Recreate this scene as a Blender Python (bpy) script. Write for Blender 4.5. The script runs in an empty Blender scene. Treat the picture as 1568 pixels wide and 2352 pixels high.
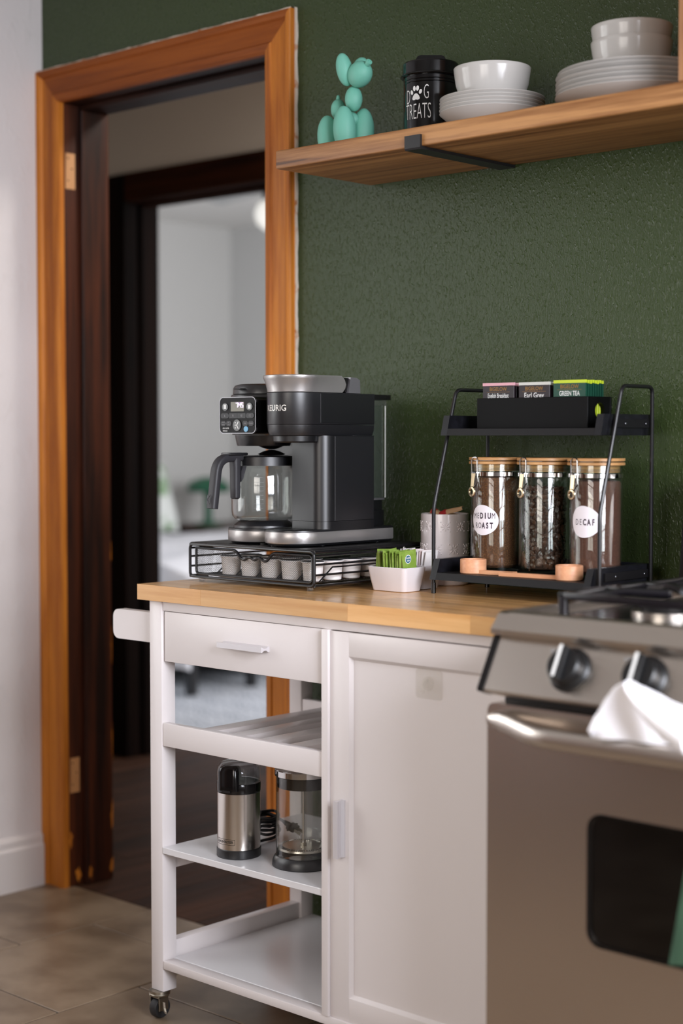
import bpy, bmesh, math, random
from mathutils import Vector, Matrix
random.seed(7)
R = math.radians
S = bpy.context.scene
COL = S.collection

# ------------------------------------------------------------------ camera
YAW, PITCH, FPX = R(42.8), R(2.65), 3690.0
cd = bpy.data.cameras.new('camera'); cam = bpy.data.objects.new('camera', cd); COL.objects.link(cam)
fw = Vector((-math.sin(YAW)*math.cos(PITCH), math.cos(YAW)*math.cos(PITCH), -math.sin(PITCH)))
rt = Vector((math.cos(YAW), math.sin(YAW), 0)); up = rt.cross(fw)
cam.matrix_world = Matrix(((rt.x, up.x, -fw.x, 0), (rt.y, up.y, -fw.y, -2.53), (rt.z, up.z, -fw.z, 1.16), (0, 0, 0, 1)))
cd.sensor_fit = 'VERTICAL'; cd.sensor_height = 36; cd.sensor_width = 24
cd.lens = FPX/2352*36; cd.clip_start = .05; cd.clip_end = 60
cd.dof.use_dof = True; cd.dof.focus_distance = 3.04; cd.dof.aperture_fstop = 1.9
S.camera = cam
# ------------------------------------------------------------------ world, light, exposure
S.view_settings.view_transform = 'Standard'; S.view_settings.look = 'None'
S.view_settings.gamma = 1.0; S.view_settings.use_curve_mapping = False
S.view_settings.exposure = 1.12
try:
    S.cycles.use_denoising = True; S.cycles.max_bounces = 10; S.cycles.transparent_max_bounces = 24
    S.cycles.caustics_reflective = False; S.cycles.caustics_refractive = False; S.cycles.sample_clamp_indirect = 6.0
except Exception: pass
W = bpy.data.worlds.new('world'); S.world = W; W.use_nodes = True
W.node_tree.nodes['Background'].inputs[0].default_value = (.75, .86, 1, 1)
W.node_tree.nodes['Background'].inputs[1].default_value = .6
def area(name, loc, direction, sx, sy, power, col, spread=180):
    l = bpy.data.lights.new(name, 'AREA'); l.shape = 'RECTANGLE'; l.size = sx; l.size_y = sy; l.energy = power; l.color = col; l.spread = R(spread)
    o = bpy.data.objects.new(name, l); COL.objects.link(o); o.location = loc
    o.rotation_euler = Vector(direction).to_track_quat('-Z', 'Y').to_euler(); return o
area('daylight_right_window', (.94, -1.45, 1.66), (-1, .04, -.36), 1.46, 1.40, 28, (.90, .92, 1), 95)
area('front_fill_light', (-.9, -3.78, 1.50), (0, 1, -.30), 1.5, 1.2, 7, (1, .90, .80), 100)  # warm fill for the front faces, added behind the camera
area('daylight_left_window', (-3.56, -1.65, 1.40), (1, 0, -.2), 1.3, 1.3, 8, (1, .98, .93), 150)
area('daylight_bedroom_window', (-3.28, 2.95, 1.55), (-1, 0, -.05), 1.3, 1.3, 30, (.96, .97, 1))
area('hall_ceiling_lamp', (-2.6, .68, 2.44), (0, 0, -1), .3, .3, 6.5, (1, .92, .84))

# ------------------------------------------------------------------ materials
def lin(c):
    f = lambda v: (v/255/12.92) if v/255 <= .04045 else ((v/255+.055)/1.055)**2.4
    return (f(c[0]), f(c[1]), f(c[2]), 1)
def M(name, rgb, rough=.5, metal=0., spec=.5, coat=0., vary=None, bump=None, scale3=None, rand=None, emit=None, aniso=0.):
    """vary=(rgb2, scale, lo, hi): noise mix; scale3 stretches noise; bump=(scale, strength, dist); rand: per-object value spread"""
    m = bpy.data.materials.new(name); m.use_nodes = True; nt = m.node_tree; b = nt.nodes['Principled BSDF']
    b.inputs['Base Color'].default_value = lin(rgb); b.inputs['Roughness'].default_value = rough
    b.inputs['Metallic'].default_value = metal; b.inputs['Specular IOR Level'].default_value = spec
    b.inputs['Coat Weight'].default_value = coat; b.inputs['Coat Roughness'].default_value = .08
    if aniso: b.inputs['Anisotropic'].default_value = aniso
    tc = None
    def coords():
        nonlocal tc
        if tc is None:
            t = nt.nodes.new('ShaderNodeTexCoord'); mp = nt.nodes.new('ShaderNodeMapping')
            nt.links.new(t.outputs['Object'], mp.inputs['Vector'])
            if scale3: mp.inputs['Scale'].default_value = scale3
            tc = mp
        return tc.outputs[0]
    last = None
    if vary:
        n = nt.nodes.new('ShaderNodeTexNoise'); n.inputs['Scale'].default_value = vary[1]; n.inputs['Detail'].default_value = 5
        nt.links.new(coords(), n.inputs['Vector'])
        r = nt.nodes.new('ShaderNodeValToRGB'); r.color_ramp.elements[0].position = vary[2]; r.color_ramp.elements[1].position = vary[3]
        r.color_ramp.elements[0].color = lin(rgb); r.color_ramp.elements[1].color = lin(vary[0])
        nt.links.new(n.outputs['Fac'], r.inputs['Fac']); last = r.outputs['Color']
        nt.links.new(last, b.inputs['Base Color'])
    if rand:
        oi = nt.nodes.new('ShaderNodeObjectInfo'); mr = nt.nodes.new('ShaderNodeMapRange')
        mr.inputs['To Min'].default_value = 1-rand; mr.inputs['To Max'].default_value = 1+rand
        nt.links.new(oi.outputs['Random'], mr.inputs['Value'])
        hs = nt.nodes.new('ShaderNodeHueSaturation'); nt.links.new(mr.outputs[0], hs.inputs['Value'])
        if last is None: hs.inputs['Color'].default_value = lin(rgb)
        else: nt.links.new(last, hs.inputs['Color'])
        nt.links.new(hs.outputs[0], b.inputs['Base Color'])
    if bump:
        n = nt.nodes.new('ShaderNodeTexNoise'); n.inputs['Scale'].default_value = bump[0]; n.inputs['Detail'].default_value = 3
        nt.links.new(coords(), n.inputs['Vector'])
        bp = nt.nodes.new('ShaderNodeBump'); bp.inputs['Strength'].default_value = bump[1]; bp.inputs['Distance'].default_value = bump[2]
        nt.links.new(n.outputs['Fac'], bp.inputs['Height']); nt.links.new(bp.outputs[0], b.inputs['Normal'])
    if emit:
        b.inputs['Emission Color'].default_value = lin(emit[0]); b.inputs['Emission Strength'].default_value = emit[1]
    return m
def GLASS(name, tint=(255, 255, 255), refl=.6, rough=.0, body=.0, base_refl=.055, bodycol=(230, 240, 235)):
    """thin clear glass: transparency plus mirror reflection that grows at grazing angles"""
    m = bpy.data.materials.new(name); m.use_nodes = True; nt = m.node_tree; nt.nodes.clear()
    out = nt.nodes.new('ShaderNodeOutputMaterial'); tr = nt.nodes.new('ShaderNodeBsdfTransparent'); gl = nt.nodes.new('ShaderNodeBsdfGlossy')
    tr.inputs[0].default_value = lin(tint); gl.inputs['Roughness'].default_value = rough
    lw = nt.nodes.new('ShaderNodeLayerWeight'); lw.inputs[0].default_value = .5
    pw = nt.nodes.new('ShaderNodeMath'); pw.operation = 'POWER'; pw.inputs[1].default_value = 3.2
    ma = nt.nodes.new('ShaderNodeMath'); ma.operation = 'MULTIPLY_ADD'; ma.inputs[1].default_value = refl; ma.inputs[2].default_value = base_refl
    mx = nt.nodes.new('ShaderNodeMixShader')
    nt.links.new(lw.outputs['Facing'], pw.inputs[0]); nt.links.new(pw.outputs[0], ma.inputs[0]); nt.links.new(ma.outputs[0], mx.inputs[0])
    base = tr.outputs[0]
    if body:
        df = nt.nodes.new('ShaderNodeBsdfDiffuse'); df.inputs[0].default_value = lin(bodycol)
        m2 = nt.nodes.new('ShaderNodeMixShader'); m2.inputs[0].default_value = body
        nt.links.new(tr.outputs[0], m2.inputs[1]); nt.links.new(df.outputs[0], m2.inputs[2]); base = m2.outputs[0]
    nt.links.new(base, mx.inputs[1]); nt.links.new(gl.outputs[0], mx.inputs[2]); nt.links.new(mx.outputs[0], out.inputs[0])
    return m
def WOOD(name, c1, c2, axis, rough=.45, fine=90, stretch=.06, coat=0., rand=None, bump=.08, bands=None):
    """grain running along axis ('x','y','z')"""
    sc = [1, 1, 1]; sc['xyz'.index(axis)] = stretch
    m = M(name, c1, rough, coat=coat); nt = m.node_tree; b = nt.nodes['Principled BSDF']
    t = nt.nodes.new('ShaderNodeTexCoord'); mp = nt.nodes.new('ShaderNodeMapping'); mp.inputs['Scale'].default_value = sc
    nt.links.new(t.outputs['Object'], mp.inputs['Vector'])
    vec = mp.outputs[0]
    oi = nt.nodes.new('ShaderNodeObjectInfo')
    if rand:
        ad = nt.nodes.new('ShaderNodeVectorMath'); ad.operation = 'MULTIPLY_ADD'
        cx = nt.nodes.new('ShaderNodeCombineXYZ')
        for k in range(3): nt.links.new(oi.outputs['Random'], cx.inputs[k])
        ad.inputs[1].default_value = (9, 7, 5); nt.links.new(cx.outputs[0], ad.inputs[0]); nt.links.new(vec, ad.inputs[2]); vec = ad.outputs[0]
    n1 = nt.nodes.new('ShaderNodeTexNoise'); n1.inputs['Scale'].default_value = fine; n1.inputs['Detail'].default_value = 6; n1.inputs['Roughness'].default_value = .65
    n2 = nt.nodes.new('ShaderNodeTexNoise'); n2.inputs['Scale'].default_value = fine*.18; n2.inputs['Detail'].default_value = 3; n2.inputs['Distortion'].default_value = 1.2
    for n in (n1, n2): nt.links.new(vec, n.inputs['Vector'])
    mx = nt.nodes.new('ShaderNodeMath'); mx.operation = 'MULTIPLY_ADD'; mx.inputs[1].default_value = .5
    nt.links.new(n1.outputs['Fac'], mx.inputs[0]); hf = nt.nodes.new('ShaderNodeMath'); hf.operation = 'MULTIPLY'; hf.inputs[1].default_value = .5
    nt.links.new(n2.outputs['Fac'], hf.inputs[0]); nt.links.new(hf.outputs[0], mx.inputs[2])
    r = nt.nodes.new('ShaderNodeValToRGB'); r.color_ramp.elements[0].position = .40; r.color_ramp.elements[1].position = .58
    r.color_ramp.elements[0].color = lin(c2); r.color_ramp.elements[1].color = lin(c1)
    nt.links.new(mx.outputs[0], r.inputs['Fac']); col = r.outputs[0]
    if bands:
        r.color_ramp.elements.new(.35).color = lin(bands)
    if rand:
        mr = nt.nodes.new('ShaderNodeMapRange'); mr.inputs['To Min'].default_value = 1-rand; mr.inputs['To Max'].default_value = 1+rand
        nt.links.new(oi.outputs['Random'], mr.inputs['Value'])
        hs = nt.nodes.new('ShaderNodeHueSaturation'); nt.links.new(mr.outputs[0], hs.inputs['Value']); nt.links.new(col, hs.inputs['Color']); col = hs.outputs[0]
    nt.links.new(col, b.inputs['Base Color'])
    bp = nt.nodes.new('ShaderNodeBump'); bp.inputs['Strength'].default_value = bump; bp.inputs['Distance'].default_value = .002
    nt.links.new(n1.outputs['Fac'], bp.inputs['Height']); nt.links.new(bp.outputs[0], b.inputs['Normal'])
    return m

def wall_paint(name, rgb, rgb2, rough, s1, st1, s2, st2, spec=.5, thr=.52):
    m = M(name, rgb, rough, spec=spec, vary=(rgb2, 1.6, .3, .7)); nt = m.node_tree; b = nt.nodes['Principled BSDF']
    t = nt.nodes.new('ShaderNodeTexCoord'); mp = nt.nodes.new('ShaderNodeMapping'); mp.inputs['Scale'].default_value = (1, 1, .55)
    nt.links.new(t.outputs['Object'], mp.inputs['Vector'])
    v = nt.nodes.new('ShaderNodeTexNoise'); v.inputs['Scale'].default_value = s1; v.inputs['Detail'].default_value = 2; v.inputs['Distortion'].default_value = .6
    n = nt.nodes.new('ShaderNodeTexNoise'); n.inputs['Scale'].default_value = s2; n.inputs['Detail'].default_value = 2
    for q in (v, n): nt.links.new(mp.outputs[0], q.inputs['Vector'])
    rp = nt.nodes.new('ShaderNodeValToRGB'); rp.color_ramp.elements[0].position = thr; rp.color_ramp.elements[1].position = thr+.17
    nt.links.new(v.outputs['Fac'], rp.inputs['Fac'])
    b1 = nt.nodes.new('ShaderNodeBump'); b1.inputs['Strength'].default_value = st1; b1.inputs['Distance'].default_value = .004
    b2 = nt.nodes.new('ShaderNodeBump'); b2.inputs['Strength'].default_value = st2; b2.inputs['Distance'].default_value = .003
    nt.links.new(rp.outputs[0], b1.inputs['Height']); nt.links.new(n.outputs['Fac'], b2.inputs['Height'])
    mr = nt.nodes.new('ShaderNodeMapRange'); mr.inputs['To Min'].default_value = rough; mr.inputs['To Max'].default_value = rough*.5
    nt.links.new(rp.outputs[0], mr.inputs['Value']); nt.links.new(mr.outputs[0], b.inputs['Roughness'])
    nt.links.new(b1.outputs[0], b2.inputs['Normal']); nt.links.new(b2.outputs[0], b.inputs['Normal'])
    return m

m_green = wall_paint('green wall paint', (56, 70, 37), (50, 64, 33), .37, 165, .27, 340, .26, .35)
m_whitewall = wall_paint('white wall paint', (224, 218, 217), (218, 212, 211), .6, 40, .25, 120, .15)
m_hallwall = M('hall wall paint', (200, 191, 181), .7)
m_ceil = M('ceiling paint', (225, 222, 218), .8)
m_bedwall = M('bedroom wall paint', (200, 198, 195), .75)
m_trimwhite = M('white trim paint', (222, 216, 214), .45)
m_casing = WOOD('orange fir casing', (206, 128, 46), (160, 88, 28), 'z', .45, 60, .05, coat=.05)
m_casingh = WOOD('orange fir casing head', (150, 80, 26), (116, 56, 16), 'x', .5, 60, .05)  # same fir as the sides, with the dimmer light overhead put into the colour
m_dark = WOOD('dark stained jamb', (82, 40, 22), (30, 15, 11), 'z', .5, 34, .05)
m_darkh = WOOD('dark stained head', (60, 30, 18), (28, 15, 11), 'x', .5, 34, .05)
m_black_wood = WOOD('near black trim', (24, 14, 10), (10, 7, 6), 'z', .6, 40, .05)
m_black_woodh = WOOD('near black trim head', (52, 26, 14), (18, 10, 8), 'x', .6, 40, .05)
for m_ in (m_casing, m_casingh, m_dark, m_darkh, m_black_wood, m_black_woodh): m_.node_tree.nodes['Principled BSDF'].inputs['Specular IOR Level'].default_value = .22
for m_ in (m_black_wood, m_black_woodh): m_.node_tree.nodes['Principled BSDF'].inputs['Specular IOR Level'].default_value = .05; m_.node_tree.nodes['Principled BSDF'].inputs['Roughness'].default_value = .8
m_bare = WOOD('bare wood', (200, 146, 96), (176, 120, 72), 'z', .6, 60, .1)
m_torn = M('torn paint edge', (214, 200, 184), .8, vary=((178, 120, 76), 45, .55, .7))
m_tile = M('taupe floor tile', (134, 116, 96), .36, vary=((104, 86, 68), 7, .38, .64), bump=(30, .06, .002), rand=.05)
m_grout = M('grout', (72, 62, 54), .9)
m_plank = WOOD('dark floor plank', (70, 44, 30), (42, 26, 19), 'y', .6, 30, .06, rand=.22); m_plank.node_tree.nodes['Principled BSDF'].inputs['Specular IOR Level'].default_value = .2
m_white = M('white cart lacquer', (226, 219, 218), .32)
m_white2 = M('white cart shelf', (222, 220, 222), .22)
m_stave = WOOD('rubberwood stave', (224, 176, 118), (206, 152, 92), 'x', .30, 70, .05, coat=.35, rand=.15)
m_alu = M('brushed aluminium', (214, 210, 213), .42, .35)
m_rubber = M('black rubber', (30, 29, 30), .55)
m_zinc = M('zinc caster', (168, 160, 146), .35, 1.)
m_blk = M('satin black plastic', (15, 15, 18), .36, spec=.75)
m_blk2 = M('matte black plastic', (24, 24, 27), .36, spec=.8, bump=(700, .05, .0005))
m_face = M('dark panel face', (20, 20, 21), .55, spec=.25)
m_gloss = M('gloss black plastic', (13, 12, 13), .12)
m_grey = M('dark grey grip', (40, 39, 43), .5)
m_silver = M('champagne silver plastic', (176, 172, 170), .34, .75)
m_silver2 = M('grey silver plastic', (140, 138, 142), .34, .7)
m_white_ink = M('white ink', (232, 232, 230), .5)
m_silver_ink = M('silver ink', (214, 210, 204), .35, .3)
m_grey_ink = M('grey ink', (150, 150, 152), .5)
m_led = M('lit digits', (226, 200, 255), .5, emit=((214, 170, 255), 3.2))
m_lcd = M('display glass', (104, 99, 82), .25)
m_blue = M('blue button', (112, 170, 204), .4)
m_key = M('button rubber', (48, 48, 50), .5)
m_wire = M('black coated wire', (22, 21, 23), .28)
m_plate = M('black perforated top', (22, 21, 22), .42, bump=(500, .2, .001))
m_pod = M('white pod plastic', (246, 242, 240), .35)
m_ceramic = M('white ceramic', (224, 218, 221), .14)
m_canister = M('glazed white stoneware', (240, 231, 231), .16)
m_china = M('white china', (196, 193, 189), .16)
m_packg = M('green packet paper', (122, 150, 58), .45, vary=((148, 172, 84), 45, .4, .65), rand=.12)
m_packb = M('green packet printed back', (96, 104, 40), .5, vary=((176, 184, 140), 30, .5, .6))
m_packw = M('white packet paper', (236, 230, 228), .5)
m_packp = M('pink tinted packet paper', (226, 206, 204), .5)
m_rackwood = M('black stained wood', (15, 15, 19), .4, spec=.35, vary=((24, 24, 30), 60, .4, .7), scale3=(.1, 1, 1))
m_rackface = M('black matte tray edge', (18, 17, 19), .5, spec=.3)
m_caddy = M('black lacquered box', (6, 6, 7), .5, spec=.15)
m_screw = M('screw steel', (120, 120, 124), .3, 1.)
m_glass = GLASS('clear jar glass', (247, 251, 248), .75)
m_glass2 = GLASS('clear carafe glass', (249, 250, 249), .8)
m_acrylic = GLASS('smoky clear plastic', (236, 236, 238), .7, body=.03)
m_pad = GLASS('adhesive pad', (252, 251, 250), .02, .4, body=.05, base_refl=.008)
m_tank = GLASS('reservoir plastic', (222, 230, 226), .5, body=.03)
m_bamboo = WOOD('bamboo lid', (208, 160, 106), (184, 132, 80), 'x', .4, 70, .1)
m_beech = WOOD('beech scoop', (226, 168, 126), (206, 142, 102), 'x', .45, 80, .1)
m_beechz = WOOD('beech scoop cup', (228, 170, 130), (206, 142, 104), 'y', .45, 70, .12)
m_chrome = M('polished steel', (214, 212, 210), .08, 1.)
m_steelring = M('clamp lever steel', (190, 170, 140), .22, 1.)
m_ground = M('ground coffee', (92, 54, 34), .85, vary=((142, 90, 54), 420, .46, .72))
m_ground2 = M('fine decaf coffee', (94, 57, 48), .85, vary=((122, 76, 62), 420, .46, .75))
m_bean = M('roasted beans', (58, 36, 28), .30, vary=((88, 56, 42), 40, .4, .7))
m_label = M('white sticker', (236, 230, 236), .4)
m_ink = M('dark plum ink', (40, 18, 42), .5)
m_mint = M('mint matte vinyl', (114, 186, 166), .55)
m_tin = M('black enamel', (12, 12, 13), .13)
m_shelf = WOOD('acacia shelf', (192, 140, 88), (134, 86, 46), 'x', .5, 75, .04, bands=(84, 50, 26))
m_iron = M('black iron', (28, 27, 29), .45)
m_steel = M('stainless steel', (208, 200, 192), .28, 1., bump=(900, .03, .0004), scale3=(.02, 1, 1))
m_steel_d = M('oven door steel', (214, 206, 199), .24, 1., bump=(900, .03, .0004), scale3=(.02, 1, 1))
m_enamel = M('black hob enamel', (22, 20, 24), .2)
m_ovenglass = M('black oven glass', (10, 9, 9), .06)
m_knob = M('black knob', (20, 20, 21), .35)
m_towel = M('white terry cloth', (251, 249, 253), .95, bump=(260, .5, .002))
m_gtowel = M('green striped cloth', (42, 66, 48), .95, vary=((56, 84, 62), 90, .4, .6), scale3=(1, 1, .05))
m_brushed = M('brushed steel can', (222, 216, 210), .20, 1., bump=(900, .04, .0004), scale3=(1, 1, .02))
m_mesh = M('steel filter', (186, 180, 170), .3, 1.)
m_red = M('red printed paper', (176, 38, 40), .5)
m_kraft = M('kraft paper', (204, 164, 124), .6)
m_teab = M('dark tea envelope', (34, 24, 30), .4)
m_teag = M('green tea envelope', (22, 70, 54), .35)
m_pink = M('pink envelope edge', (222, 168, 178), .45)
m_pale = M('pale grey envelope edge', (206, 206, 200), .45)
m_lime = M('lime envelope edge', (196, 214, 50), .4)
m_gold = M('gold ink', (150, 108, 44), .4)
m_duvet = M('white bedding', (228, 226, 230), .9)
m_leafpil = M('leaf print pillow', (226, 228, 224), .9, vary=((140, 168, 132), 9, .52, .62))
m_greylamp = M('green lamp', (24, 84, 58), .35)
m_night = WOOD('dark nightstand', (72, 42, 30), (44, 26, 20), 'x', .4, 30, .08)
m_rug = M('pale rug', (196, 198, 204), .95)
m_rugline = M('rug dark stripe', (118, 124, 136), .95)
m_fan = M('grey fan blade', (176, 176, 174), .5)
m_globe = M('lit fan globe', (246, 244, 238), .4, emit=((255, 250, 240), .22))
m_door3 = WOOD('brown door', (112, 74, 48), (88, 56, 36), 'z', .5, 40, .05)

# ------------------------------------------------------------------ mesh builder
class MB:
    def __init__(s): s.v = []; s.f = []
    def add(s, vs, fs):
        o = len(s.v); s.v += [tuple(v) for v in vs]; s.f += [tuple(i+o for i in f) for f in fs]; return s
    def bm(s, b):
        b.verts.ensure_lookup_table()
        for i, v in enumerate(b.verts): v.index = i
        s.add([v.co[:] for v in b.verts], [[v.index for v in f.verts] for f in b.faces]); b.free(); return s
    def box(s, x0, x1, y0, y1, z0, z1, bev=0., seg=2, rot=None):
        if not bev and rot is None:
            return s.add([(x0,y0,z0),(x1,y0,z0),(x1,y1,z0),(x0,y1,z0),(x0,y0,z1),(x1,y0,z1),(x1,y1,z1),(x0,y1,z1)],
                         [(3,2,1,0),(4,5,6,7),(0,1,5,4),(1,2,6,5),(2,3,7,6),(3,0,4,7)])
        b = bmesh.new(); bmesh.ops.create_cube(b, size=1)
        c = Vector(((x0+x1)/2, (y0+y1)/2, (z0+z1)/2))
        for v in b.verts: v.co = Vector((v.co.x*(x1-x0), v.co.y*(y1-y0), v.co.z*(z1-z0)))
        if bev: bmesh.ops.bevel(b, geom=b.edges[:], offset=bev, segments=seg, profile=.5, affect='EDGES')
        for v in b.verts: v.co = (rot @ v.co if rot is not None else v.co) + c
        return s.bm(b)
    def lathe(s, prof, cx, cy, seg=48, z0=0., M4=None):
        """profile [(r,z)...] turned about the vertical through (cx,cy)"""
        vs, fs, rings = [], [], []
        for r, z in prof:
            if r < 1e-6: rings.append([len(vs)]); vs.append((0, 0, z))
            else:
                rings.append(list(range(len(vs), len(vs)+seg)))
                vs += [(r*math.cos(2*math.pi*k/seg), r*math.sin(2*math.pi*k/seg), z) for k in range(seg)]
        for a, b in zip(rings, rings[1:]):
            if len(a) == 1 and len(b) == 1: continue
            for k in range(seg):
                k2 = (k+1) % seg
                if len(a) == 1: fs.append((a[0], b[k2], b[k]))
                elif len(b) == 1: fs.append((a[k], a[k2], b[0]))
                else: fs.append((a[k], a[k2], b[k2], b[k]))
        if M4 is not None: vs = [tuple(M4 @ Vector(v)) for v in vs]
        else: vs = [(x+cx, y+cy, z+z0) for x, y, z in vs]
        return s.add(vs, fs)
    def cyl(s, cx, cy, z0, z1, r, seg=40, bev=0., r2=None):
        r2 = r if r2 is None else r2
        if bev: return s.lathe([(0,z0),(r-bev,z0),(r-bev*.3,z0+bev*.3),(r,z0+bev),(r2,z1-bev),(r2-bev*.3,z1-bev*.3),(r2-bev,z1),(0,z1)], cx, cy, seg)
        return s.lathe([(0,z0),(r,z0),(r2,z1),(0,z1)], cx, cy, seg)
    def rod(s, a, b, r, seg=10, bev=0.):
        a, b = Vector(a), Vector(b); d = b-a; L = d.length
        Mx = Matrix.Translation(a) @ d.to_track_quat('Z', 'Y').to_matrix().to_4x4()
        pr = [(0,0),(r-bev,0),(r,bev),(r,L-bev),(r-bev,L),(0,L)] if bev else [(0,0),(r,0),(r,L),(0,L)]
        return s.lathe(pr, 0, 0, seg, M4=Mx)
    def tube(s, pts, r, seg=8, closed=False):
        P = [Vector(p) for p in pts]; n = len(P); vs = []; fs = []; nrm = None
        for i in range(n):
            t = (P[(i+1) % n]-P[i-1]) if closed else (P[min(i+1, n-1)]-P[max(i-1, 0)])
            t.normalize()
            if nrm is None:
                nrm = t.orthogonal().normalized()
            else:
                nrm = (nrm - t*nrm.dot(t)); nrm = nrm.normalized() if nrm.length > 1e-6 else t.orthogonal().normalized()
            bi = t.cross(nrm)
            rr = r[i] if isinstance(r, (list, tuple)) else r
            vs += [tuple(P[i]+(nrm*math.cos(2*math.pi*k/seg)+bi*math.sin(2*math.pi*k/seg))*rr) for k in range(seg)]
        for i in range(n if closed else n-1):
            j = (i+1) % n
            for k in range(seg): fs.append((i*seg+k, i*seg+(k+1) % seg, j*seg+(k+1) % seg, j*seg+k))
        if not closed: fs += [tuple(range(seg))[::-1], tuple((n-1)*seg+k for k in range(seg))]
        return s.add(vs, fs)
    def prism(s, poly, fn, a, b):
        n = len(poly); vs = [fn(u, v, a) for u, v in poly]+[fn(u, v, b) for u, v in poly]
        fs = [tuple(range(n))[::-1], tuple(range(n, 2*n))]+[(i, (i+1) % n, n+(i+1) % n, n+i) for i in range(n)]
        return s.add(vs, fs)
    def loft(s, rings, caps=True, closed=True):
        n = len(rings[0]); vs = [p for rg in rings for p in rg]; fs = []
        for i in range(len(rings)-1):
            for k in range(n if closed else n-1): fs.append((i*n+k, i*n+(k+1) % n, (i+1)*n+(k+1) % n, (i+1)*n+k))
        if caps: fs += [tuple(range(n))[::-1], tuple((len(rings)-1)*n+k for k in range(n))]
        return s.add(vs, fs)
    def ell(s, c, rx, ry, rz, rot=None, seg=28, rings=18):
        vs = [(0,0,-1)]; fs = []
        for i in range(1, rings):
            a = -math.pi/2+math.pi*i/rings
            vs += [(math.cos(a)*math.cos(2*math.pi*k/seg), math.cos(a)*math.sin(2*math.pi*k/seg), math.sin(a)) for k in range(seg)]
        vs.append((0,0,1)); T = len(vs)-1
        for k in range(seg): fs.append((0, 1+(k+1) % seg, 1+k)); fs.append((T, 1+(rings-2)*seg+k, 1+(rings-2)*seg+(k+1) % seg))
        for i in range(rings-2):
            for k in range(seg): fs.append((1+i*seg+k, 1+i*seg+(k+1) % seg, 1+(i+1)*seg+(k+1) % seg, 1+(i+1)*seg+k))
        c = Vector(c); out = []
        for v in vs:
            q = Vector((v[0]*rx, v[1]*ry, v[2]*rz)); out.append(tuple((rot @ q if rot is not None else q)+c))
        return s.add(out, fs)
    def sheet(s, fn, nu, nv, th):
        """two-sided cloth: fn(u,v)->point, thickness th"""
        G = [[Vector(fn(i/nu, j/nv)) for j in range(nv+1)] for i in range(nu+1)]; vs = []; fs = []
        def nn(i, j):
            a = G[min(i+1, nu)][j]-G[max(i-1, 0)][j]; b = G[i][min(j+1, nv)]-G[i][max(j-1, 0)]; c = a.cross(b)
            return c.normalized() if c.length > 1e-9 else Vector((0, 0, 1))
        for sg in (.5, -.5):
            for i in range(nu+1):
                for j in range(nv+1): vs.append(tuple(G[i][j]+nn(i, j)*th*sg))
        K = (nu+1)*(nv+1); I = lambda i, j: i*(nv+1)+j
        for i in range(nu):
            for j in range(nv):
                fs.append((I(i,j), I(i+1,j), I(i+1,j+1), I(i,j+1))); fs.append((K+I(i,j+1), K+I(i+1,j+1), K+I(i+1,j), K+I(i,j)))
        for i in range(nu): fs.append((I(i,0), K+I(i,0), K+I(i+1,0), I(i+1,0))); fs.append((I(i+1,nv), K+I(i+1,nv), K+I(i,nv), I(i,nv)))
        for j in range(nv): fs.append((I(0,j+1), K+I(0,j+1), K+I(0,j), I(0,j))); fs.append((I(nu,j), K+I(nu,j), K+I(nu,j+1), I(nu,j+1)))
        return s.add(vs, fs)
    def build(s, name, mat, parent=None, origin=None, smooth=35, **props):
        me = bpy.data.meshes.new(name)
        off = Vector(origin) if origin is not None else (wloc(parent) if parent else Vector((0, 0, 0)))
        me.from_pydata([(v[0]-off.x, v[1]-off.y, v[2]-off.z) for v in s.v], [], s.f); me.update()
        if smooth:
            me.polygons.foreach_set('use_smooth', [True]*len(me.polygons)); me.set_sharp_from_angle(angle=R(smooth))
        me.materials.append(mat)
        o = bpy.data.objects.new(name, me); COL.objects.link(o)
        if parent: o.parent = parent
        elif origin is not None: o.location = off
        for k, v in props.items(): o[k] = v
        return o
def wloc(o):
    p = Vector((0, 0, 0))
    while o: p = p + o.location; o = o.parent
    return p
def thing(name, label, cat, loc, group=None):
    o = bpy.data.objects.new(name, None); COL.objects.link(o); o.location = loc; o.empty_display_size = .05
    o['label'] = label; o['category'] = cat
    if group: o['group'] = group
    return o
def tag(o, label, cat, group=None):
    o['label'] = label; o['category'] = cat
    if group: o['group'] = group
    return o
def struct(name, loc=(0, 0, 0)):
    o = bpy.data.objects.new(name, None); COL.objects.link(o); o.location = loc; o['kind'] = 'structure'; return o
def dup(o, loc=None, rz=0., parent=None, label=None, group=None):
    c = o.copy(); COL.objects.link(c)
    if parent is not None: c.parent = parent
    if loc is not None: c.location = loc
    if rz: c.rotation_euler = (0, 0, rz)
    if label: c['label'] = label
    if group: c['group'] = group
    for ch in list(o.children): dup(ch, parent=c)
    return c
def rrect(x0, x1, y0, y1, r, n=6):
    out = []
    for cx, cy, a0 in ((x1-r, y0+r, -90), (x1-r, y1-r, 0), (x0+r, y1-r, 90), (x0+r, y0+r, 180)):
        for k in range(n+1):
            a = R(a0+90*k/n); out.append((cx+r*math.cos(a), cy+r*math.sin(a)))
    return out
def bend(pts, rad, n=6):
    """polyline with rounded corners"""
    P = [Vector(p) for p in pts]; out = [P[0]]
    for i in range(1, len(P)-1):
        a, b = (P[i-1]-P[i]), (P[i+1]-P[i]); r = min(rad, a.length*.49, b.length*.49)
        A, B = P[i]+a.normalized()*r, P[i]+b.normalized()*r
        for k in range(n+1):
            t = k/n; out.append(A*(1-t)**2+P[i]*2*t*(1-t)+B*t*t)
    out.append(P[-1]); return out
ORD = 'first second third fourth fifth sixth seventh eighth ninth tenth eleventh twelfth thirteenth fourteenth fifteenth sixteenth seventeenth eighteenth nineteenth twentieth twenty-first twenty-second'.split()
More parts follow.
